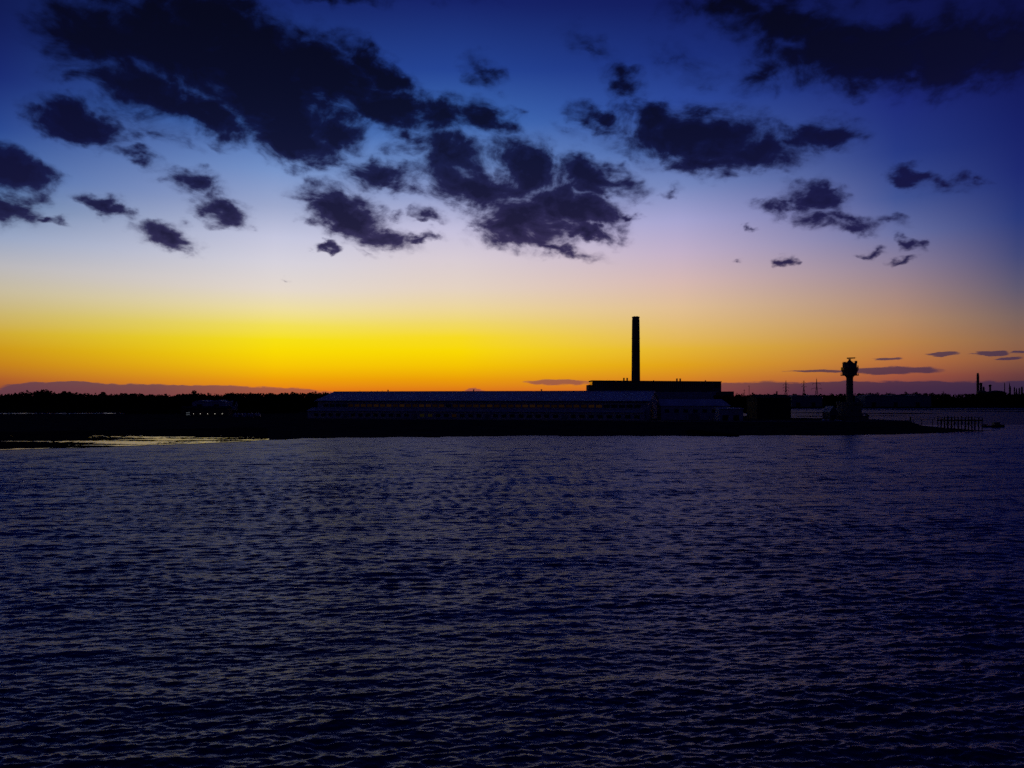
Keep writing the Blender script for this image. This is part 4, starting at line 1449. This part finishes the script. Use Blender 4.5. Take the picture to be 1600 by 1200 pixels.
# ------------------------------------------------------------------ shoreline things
# low sea wall along the front of the made ground
sw = thing('sea_wall', 'low concrete sea wall running along the top of the shingle below the hangar', 'sea wall', (0, 0, 0))
pw = np.linspace(500, 1424, 34)
dw = np.interp(pw, [500, 620, 1013, 1060, 1300, 1424], [482, 468, 428, 420, 424, 430])
for i in range(33):
    a, b_ = np.array([X(pw[i], dw[i]), dw[i]]), np.array([X(pw[i + 1], dw[i + 1]), dw[i + 1]])
    u = (b_ - a) / np.linalg.norm(b_ - a)
    nrm = np.array([-u[1], u[0]]) * .35
    b2 = b_ - u * .04
    MB().prism([tuple(a - nrm), tuple(b2 - nrm), tuple(b2 + nrm), tuple(a + nrm)], 'z', 1.6, 4.15 + .05 * math.sin(i * 2.1)).build('wall_panel', CONC, sw)

rg = MB()
rs = np.random.RandomState(77)
for i in range(150):
    u = rs.uniform(0, 1)
    px = 1075 + 78 * u
    d = 356 - 22 * u + rs.uniform(-4, 5) * (1.3 - u)
    r_ = rs.uniform(.5, 1.25) * (1.15 - .55 * u)
    c = np.array([X(px, d), d, (1.5 - 1.3 * u) * rs.uniform(.0, 1.0)])
    ph = rs.uniform(.7, 1.25, (6, 8))
    v = [tuple(c + r_ * ph[k, j] * np.array([1.25 * math.cos(2 * math.pi * j / 8) * math.sin(math.pi * (k + .5) / 6), math.sin(2 * math.pi * j / 8) * math.sin(math.pi * (k + .5) / 6), .75 * math.cos(math.pi * (k + .5) / 6)])) for k in range(6) for j in range(8)]
    f = [(k * 8 + j, k * 8 + (j + 1) % 8, k * 8 + 8 + (j + 1) % 8, k * 8 + 8 + j) for k in range(5) for j in range(8)] + [tuple(range(7, -1, -1)), tuple(range(40, 48))]
    rg.add(v, f)
tag(rg.build('rock_groyne', MUD), 'low black rock groyne tapering into the water in front of the shed', 'groyne')


def jetty():
    d = 402.0
    x0, x1 = X(1475.5, d), X(1534.5, d)
    t = thing('timber_jetty', 'derelict dark timber jetty on many piles off the tip of the spit', 'jetty', (x0, d, 0), 0)
    Lx = x1 - x0
    zd = ZY(656, d)
    rs = np.random.RandomState(6)
    for r_ in range(3):
        for i in range(12):
            x = Lx * i / 11.0 + rs.normal(0, .12)
            y = r_ * 3.0
            tp = ZY(651.2, d) + rs.normal(0, .25) if r_ != 1 else zd
            MB().bar((x, y, -2.5), (x + rs.normal(0, .08), y + rs.normal(0, .08), tp), .24, 7, .2).build('pile', TIMBER, t)
    for y in (-.35, 2.65, 6.35):
        MB().box(-.4, Lx + .4, y - .12, y + .12, zd - .62, zd - .2).build('waling', TIMBER, t)
    n = 38
    for i in range(n):
        x = i * Lx / n
        if rs.uniform() > .12:
            MB().box(x, x + Lx / n * .82, -.7, 6.8, zd - .18, zd - .02 + rs.uniform(0, .03)).build('plank', TIMBER, t)
    for i in range(0, 11):
        xa, xb = Lx * i / 11.0, Lx * (i + 1) / 11.0
        if i % 2 == 0:
            MB().bar((xa, -.3, .6), (xb, -.3, zd - .7), .11, 5).build('brace', TIMBER, t)
        else:
            MB().bar((xa, -.3, zd - .7), (xb, -.3, .6), .11, 5).build('brace', TIMBER, t)
    zr = ZY(652.4, d)
    for i in range(11):
        if i in (4, 8):
            continue
        MB().box(Lx * i / 11, Lx * (i + 1) / 11 - .1, -.06, .06, zr - .1, zr + .06).build('rail', TIMBER, t)


jetty()


def catwalk():
    a = np.array([X(1424, 440), 440.0, ZY(655.2, 440)])
    b = np.array([X(1475, 405), 405.0, ZY(655.6, 405)])
    t = thing('catwalk', 'thin railed catwalk leading from the spit out to the timber jetty', 'catwalk', tuple(a), 0)
    v = b - a
    dk = MB()
    u = v / np.linalg.norm(v)
    s = np.array([-u[1], u[0], 0]) * .5
    pts = [-s, v - s, v + s, s]
    lo = [tuple(p - np.array([0, 0, .12])) for p in pts]
    dk.add([tuple(p) for p in pts] + lo, [(0, 1, 2, 3), (7, 6, 5, 4), (0, 4, 5, 1), (1, 5, 6, 2), (2, 6, 7, 3), (3, 7, 4, 0)])
    dk.build('deck', TIMBER, t)
    n = 12
    for i in range(n + 1):
        p = v * i / n
        MB().bar(p - s * .95, p - s * .95 + np.array([0, 0, 1.15]), .06, 5).build('rail_post', STEEL, t)
    MB().bar(-s * .95 + np.array([0, 0, 1.15]), v - s * .95 + np.array([0, 0, 1.15]), .06, 5).build('handrail', STEEL, t)
    for i in (1, 4, 8, 11):
        p = v * i / n
        MB().bar((p[0], p[1], -a[2] - 1.5), (p[0], p[1], p[2] - .13), .16, 6).build('pile', TIMBER, t)


catwalk()
tag(MB().lathe([(.42, 0), (.38, 2.6), (.5, 2.7), (.5, 2.95), (.2, 3.1)], 10).build('mooring_post', TIMBER), 'stubby post at the very end of the sea wall', 'post').location = (X(1421, 432), 431, 3.0)


def workboat():
    d = 441.0
    t = thing('workboat', 'low dark workboat moored right of the timber jetty', 'boat', (X(1553, d), d, 0), 4)
    n = 11
    v, f = [], []
    for i in range(n):
        u = i / (n - 1.0)
        x = -6.2 + 12.4 * u
        w = 1.75 * (1 - max(0, (u - .62) / .38) ** 2.2) * (.9 + .1 * min(1, u * 4)) + .04
        sh = .95 + .55 * u ** 2.5
        v += [(x, -w, sh), (x, -w * .92, .2), (x, -w * .45, -.4), (x, w * .45, -.4), (x, w * .92, .2), (x, w, sh)]
    for i in range(n - 1):
        for j in range(5):
            f.append((i * 6 + j, i * 6 + j + 1, i * 6 + 6 + j + 1, i * 6 + 6 + j))
        f.append((i * 6 + 5, i * 6, i * 6 + 6, i * 6 + 11))
    f += [(0, 1, 2, 3, 4, 5), tuple((n - 1) * 6 + j for j in (5, 4, 3, 2, 1, 0))]
    MB().add(v, f).build('hull', BLACK, t)
    cb = MB().prism([(-.6, 1.0), (-.6, 2.6), (-.3, 2.75), (2.6, 2.75), (3.2, 1.2), (3.3, 1.0)], 'y', -1.1, 1.1).build('wheelhouse', FRAME, t)
    for x in (0, 1.1):
        MB().box(x, x + .8, -1.13, -1.102, 1.8, 2.4).build('window', GLASS, cb)
    MB().bar((.4, 0, 2.75), (.3, 0, 4.3), .07, 6).build('mast', STEEL, t)
    MB().box(-5.6, -4.2, -.8, .8, 1.0, 1.6).build('engine_box', BLACK, t)
    MB().bar((-6.1, -1.4, .95), (-6.1, 1.4, .95), .14, 6).build('fender', STEEL, t)


workboat()
